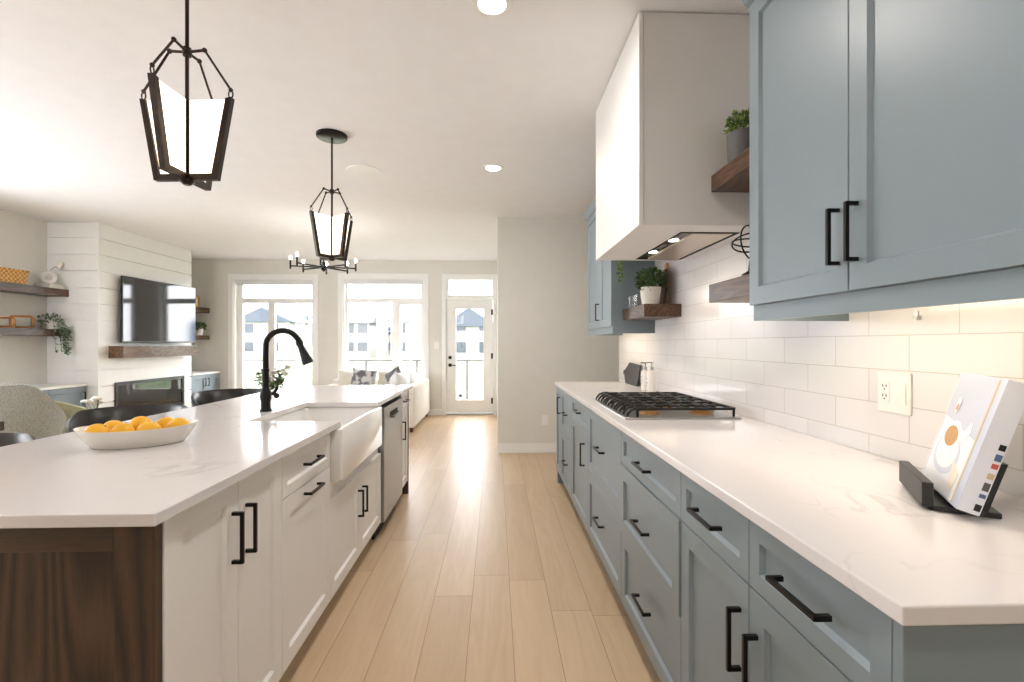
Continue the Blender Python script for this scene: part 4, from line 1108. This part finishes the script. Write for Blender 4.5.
for i, (a, b) in enumerate(((6.92, 7.66), (7.67, 8.32))): cushion(MB(), (-1.43, (a + b) / 2, .66), (0, 1, 0), (.12, 0, 1), (1, 0, -.12), (b - a) / 2, .18, .12).build('back_cushion', 'throw', R, L, smooth=80)
for a, b in ((-2.66, -2.02), (-2.0, -1.42)): cushion(MB(), ((a + b) / 2, 8.24, .65), (1, 0, 0), (0, .12, 1), (0, 1, -.12), (b - a) / 2, .17, .10).build('back_cushion', 'cushion', R, L, smooth=80)
for x, y in ((-1.2, 6.95), (-1.2, 8.44), (-2.7, 8.44), (-2.7, 7.66), (-1.98, 6.95)): MB().cyl((x, y, 0), (x, y, .07), .02, .025).build('foot', 'shelfY', R, L)
for lab, c, ay, az, hx, mt in (('grey patterned throw pillow leaning left on the sofa', (-2.16, 7.98, .665), (.1, .3, 1), (.25, -1, .3), .2, 'pillow'), ('grey patterned throw pillow in the sofa corner, right of the other', (-1.66, 7.93, .665), (-.35, .3, 1), (-.7, -.7, .1), .2, 'pillow')):
    az = Vector(az).normalized(); ay = Vector(ay); ay = (ay - az * ay.dot(az)).normalized(); ax = ay.cross(az)
    tag(cushion(MB(), c, ax, ay, az, hx, .19 if mt == 'pillow' else .21, .08).build('throw_pillow', mt, None, c, smooth=80), lab, 'pillow', 'loose pillows on the sofa')

# ------------------------------------------------------------------ fireplace wall
R = empty('television', (-4.752, 6.28, 1.28), 'large black flat television on the shiplap wall above the mantel', 'television', rz=radians(-3.5))
MB().box(0, .028, 0, 1.36, .003, .852, .004).build('casing', 'blackplastic', R)
MB().box(.0275, .0295, .010, 1.35, .020, .842).build('screen', 'screen', R, smooth=0)
MB().box(-.08, 0, .50, .90, .25, .62, .004).build('wall_bracket', 'dark', R)
tag(MB().box(-4.799, -4.615, 6.153, 7.66, 1.088, 1.240, .003).build('mantel_shelf', 'mantel', None, (-4.8, 6.9, 1.088)), 'thick wooden mantel shelf below the television', 'shelf')
R = empty('fireplace', (-4.8, 6.92, .34), 'black framed linear electric fireplace set in the shiplap', 'fireplace')
L = R.location; y0, y1, z0, z1 = FP
MB().box(-5.05, -5.03, y0 + .002, y1 - .002, z0 + .002, z1 - .002).box(-5.03, -4.82, y0 + .002, y1 - .002, z0 + .002, z0 + .02).box(-5.03, -4.82, y0 + .002, y1 - .002, z1 - .02, z1 - .002).box(-5.03, -4.82, y0 + .002, y0 + .02, z0 + .02, z1 - .02).box(-5.03, -4.82, y1 - .02, y1 - .002, z0 + .02, z1 - .02).build('firebox', 'soot', R, L, smooth=0)
f = .03
MB().box(-4.82, -4.785, y0 - .012, y0 + f, z0 - .012, z1 + .012).box(-4.82, -4.785, y1 - f, y1 + .012, z0 - .012, z1 + .012).box(-4.82, -4.785, y0 + f, y1 - f, z1 - f, z1 + .012).box(-4.82, -4.785, y0 + f, y1 - f, z0 - .012, z0 + f).build('frame', 'blackplastic', R, L, smooth=0)
MB().box(-4.80, -4.796, y0 + f, y1 - f, z0 + f, z1 - f).build('glass', 'fireglass', R, L, smooth=0)
rnd = random.Random(3)
for i in range(9):
    y = y0 + .12 + i * .135; MB().tube([(-4.95, y - .07, z0 + .045), (-4.90, y, z0 + .065 + rnd.uniform(0, .02)), (-4.87, y + .08, z0 + .05)], [.022, .026, .02], 8).build('log', 'log', R, L)

GL = 'dark wood shelves flanking the fireplace'
shelf('upper dark shelf left of the fireplace holding basket and ring vase', -5.399, -5.142, 4.4, 5.998, 1.832, 1.916, 'shelfY', GL)
shelf('lower dark shelf left of the fireplace with the hanging plant', -5.399, -5.142, 4.4, 5.998, 1.358, 1.437, 'shelfY', GL)
shelf('upper dark shelf right of the fireplace beside the television', -5.399, -4.975, 7.795, 8.578, 1.802, 1.883, 'shelfY', GL)
shelf('lower dark shelf right of the fireplace with a small potted plant', -5.399, -4.975, 7.795, 8.578, 1.337, 1.408, 'shelfY', GL)


def low_cabinet(label, xf, y0, y1, splits, top):
    R = cabinet('low_cabinet', label, 'blue low cabinets beside the fireplace', xf, -5.398, y0, y1, [], 'blue', z0=.08, z1=top - .03)
    L = R.location; ys = [y0] + splits + [y1]
    for i, (a, b) in enumerate(zip(ys, ys[1:])):
        d = MB().shaker((xf - .021, a + .002, .085), (0, 1, 0), (0, 0, 1), (1, 0, 0), b - a - .004, top - .03 - .09).build('door', 'blue', R, L, smooth=0)
        hy = b - .045 if i % 2 == 0 else a + .045
        MB().pull((xf, hy, top - .16), (0, 0, 1), (1, 0, 0), .13).build('handle', 'black', d, L, smooth=0)
    MB().box(-5.398, xf + .012, y0, y1, top - .029, top, .002).build('top', 'trim', R, L)
    return R


low_cabinet('low blue cabinet with white top left of the fireplace', -4.92, 4.48, 5.975, [5.0, 5.49], .79)
low_cabinet('low blue cabinet with white top in the alcove right of the fireplace', -4.80, 7.795, 8.575, [8.17], .79)

# shelf ornaments
R = empty('wicker_basket', (-5.27, 5.34, 1.917), 'woven wicker basket on the upper shelf left of fireplace', 'basket')
m = MB(); rs = []
for w, d, z in ((.19, .09, 0), (.205, .10, .15), (.197, .092, .15), (.183, .082, .01)):
    rs.append(ring(m.bm, -d, d, -w, w, z, .03))
for A, Bq in zip(rs, rs[1:]):
    for i in range(len(A)): m.bm.faces.new((A[i], A[(i + 1) % len(A)], Bq[(i + 1) % len(A)], Bq[i]))
m.bm.faces.new(rs[0]); m.bm.faces.new(rs[-1])
m.build('body', 'basket', R, smooth=45)
MB().tube([(x, y, .15) for x, y in [(.095 * (1 if i in (0, 3) else -1), .2 * (1 if i < 2 else -1)) for i in range(4)]], .008, 8, True).build('rim', 'basket', R)

for i, (z, a, lab) in enumerate(((1.917, .0, 'lower pale book under the ring vase'), (1.942, .06, 'upper pale book directly beneath the ring vase'))):
    R = empty('book', (-5.26, 5.87, z), lab, 'book', 'stacked books on the upper shelf', rz=a)
    w, d = (.105, .155) if i == 0 else (.10, .145)
    MB().box(-d * .62 + .003, d * .62 - .002, -w + .003, w - .003, .003, .021).build('pages', 'page', R, smooth=0)
    MB().box(-d * .62, d * .62, -w, w, 0, .003).box(-d * .62, d * .62, -w, w, .021, .024).box(d * .62 - .003, d * .62, -w, w, .003, .021).build('cover', 'ceramic', R, smooth=0)
R = empty('ring_vase', (-5.27, 5.875, 1.9665), 'white ring shaped vase with a single white flower', 'vase')
q = Matrix.Rotation(radians(-48), 3, 'Z')
MB().tube([q @ Vector((0, .052 * cos(t), .078 + .052 * sin(t))) for t in [2 * pi * i / 36 for i in range(36)]], .027, 14, True).lathe([(.001, 0), (.03, 0), (.026, .01), (.001, .012)], n=20).lathe([(.001, .12), (.015, .14), (.014, .17), (.010, .17), (.001, .15)], n=16).build('ring', 'potwhite', R)
fl = [Vector((0, 0, .15)), q @ Vector((.0, .04, .20)), q @ Vector((.0, .085, .235))]
MB().tube(fl, .003, 6).build('stem', 'darkboard', R)
m = MB(); tp = fl[2]
for k in range(7):
    a = 2 * pi * k / 7; m.sphere(tp + q @ Vector((.022 * cos(a), .014 + .012 * sin(a), .022 * sin(a) + .005)), .027, (1, .6, 1), 10, 6)
m.build('blossom', 'petal', R)


def link_frame(name, label, loc, w, h, rz, tilt=0):
    R = empty(name, loc, label, 'ornament', 'amber wooden link ornaments', rz=rz)
    pts = []
    for cx, cz, a0 in ((w / 2 - .03, h - .03, 0), (-w / 2 + .03, h - .03, pi / 2), (-w / 2 + .03, .013 + .03 - .03 + .017, pi), (w / 2 - .03, .030, 3 * pi / 2)):
        for i in range(4):
            a = a0 + pi / 2 * i / 3; pts.append(Vector((0, cx + .018 * cos(a), cz + .018 * sin(a))))
    o = MB().tube(pts, .012, 10, True).build('loop', 'amber', R)
    return R


link_frame('wooden_link', 'upright amber wooden loop ornament on the lower left shelf', (-5.25, 5.53, 1.4375), .20, .145, radians(-45))
o = link_frame('wooden_link', 'smaller amber wooden loop left of the upright one on the shelf', (-5.24, 5.33, 1.4375), .19, .12, radians(-70))
# hanging plant
R = empty('hanging_plant', (-5.22, 5.86, 1.4375), 'plant with vines trailing off the lower left shelf', 'plant')
MB().lathe([(.001, 0), (.05, 0), (.065, .09), (.058, .09), (.05, .07), (.001, .07)], n=24).build('pot', 'potwhite', R)
m = MB(); rnd = random.Random(31)
leaves(m, 110, (.0, 0, .10), (.11, .11, .07), .042, seed=32)
for i in range(12):
    y = rnd.uniform(-.09, .09); x1 = rnd.uniform(.10, .125); zl = rnd.uniform(-.36, -.08)
    pts = [Vector((0, 0, .07)), Vector((.06, y * .5, .10)), Vector((x1, y, .03)), Vector((x1 + .01, y + rnd.uniform(-.03, .03), zl))]
    m.tube(pts, .002, 5)
    for k in range(int(10 + 30 * -zl)):
        t = rnd.uniform(0, 1); p = pts[2].lerp(pts[3], t)
        leaf(m, p, Vector((rnd.uniform(.1, 1), rnd.uniform(-1, 1), rnd.uniform(-1, .3))).normalized(), rnd.uniform(.03, .05), rnd)
m.build('foliage', 'sageleaf', R, smooth=0)
# right alcove ornaments
potted('potted_plant', 'small green plant in a white pot right of the television', (-5.035, 8.385, 1.4085), .045, .058, .11, 'potwhite', .085, .10, 130, .05, 'leaf', 41)
R = empty('gold_ornament', (-5.02, 8.27, 1.8835), 'gold picture frame on the upper shelf beside the television', 'ornament')
wall_grid(MB(), 'X', -.008, .008, -.075, .075, [(-.05, .05, .03, .15)], 0, .18).build('frame', 'gold', R, smooth=0)
MB().box(-.004, .002, -.05, .05, .03, .15).build('picture', 'tan', R, smooth=0)

# ------------------------------------------------------------------ outdoors
struct(MB().box(-400, 400, 11.2, 900, -1.3, -1.0), 'ground', 'lawn', smooth=0)
struct(MB().box(-8, 4, YB + 0.2, 11.2, -.25, -.10), 'trim_4', 'deck', smooth=0)
R = empty('deck_railing', (-2, 10.8, -.10), 'black framed glass railing along the deck outside the windows', 'railing')
L = R.location
MB().box(-7.9, 3.9, 10.775, 10.825, .875, .915, .004).build('top_rail', 'potgrey', R, L)
MB().box(-7.9, 3.9, 10.78, 10.82, -.02, .01).build('bottom_rail', 'potgrey', R, L)
for i in range(-5, 4):
    x = -.63 + 1.115 * i + .0
    MB().box(x - .022, x + .022, 10.778, 10.822, -.10, .875).build('post', 'potgrey', R, L, smooth=0)
    MB().box(x + .03, x + 1.085, 10.797, 10.803, .02, .87).build('glass_panel', 'glass', R, L, smooth=0)


def house(label, x, y, w, d, h, rh, mat, wins, gable='X'):
    R = empty('house', (x, y, -1.0), label, 'house', 'houses beyond the lawn')
    MB().box(-w / 2, w / 2, 0, d, 0, h).build('wall', mat, R, smooth=0)
    if gable == 'X': MB().prism([(-w / 2 - .5, -.5, h), (-w / 2 - .5, d + .5, h), (-w / 2 - .5, d / 2, h + rh)], (w + 1, 0, 0)).build('roof', 'roof', R, smooth=0)
    else: MB().prism([(-w / 2 - .6, -.5, h), (w / 2 + .6, -.5, h), (0, -.5, h + rh)], (0, d + 1, 0)).build('roof', 'roof', R, smooth=0)
    for a, b, c, e in wins: MB().box(a, b, -.06, .02, c, e).build('window', 'pane', R, smooth=0)
    return R


ww = lambda *xs: [(a, a + 1.6, z, z + 1.5) for a in xs for z in (1.0, 4.0)]
house('far white house with grey gable roof in the left window', -38, 80, 9, 9, 5.8, 2.4, 'siding', ww(-3, 1), 'Y')
house('far white house with wide roof at right of left window', -25.2, 80, 9, 9, 5.6, 2.0, 'siding', ww(-3.2, .4, 2.6))
house('small far white gabled house left in the middle window', -24.5, 112, 8, 8, 5.0, 3.0, 'siding', ww(-2, 1), 'Y')
house('far tan house in the centre of the middle window', -18.8, 97, 9, 9, 4.6, 2.2, 'siding2', ww(-3, 0))
house('far white flat fronted house at right of the middle window', -12.6, 78, 7.5, 9, 5.8, 1.4, 'siding', ww(-3.4, -.6, 2))
house('far pale house with a sloping roof seen through the door', -3.6, 66, 7, 9, 4.6, 2.6, 'siding', ww(-2, 1.4), 'Y')
m = MB(); P0 = []; n = 60
for i in range(n + 1):
    x = -900 + 1500 * i / n; P0.append((x, 760, 26 + 16 * sin(i * .55) + 9 * sin(i * 1.3 + 1) + 5 * sin(i * 2.9)))
m.prism([(-900, 760, -6)] + P0 + [(600, 760, -6)], (0, 60, 0))
struct(m, 'hill', 'hill', smooth=0)
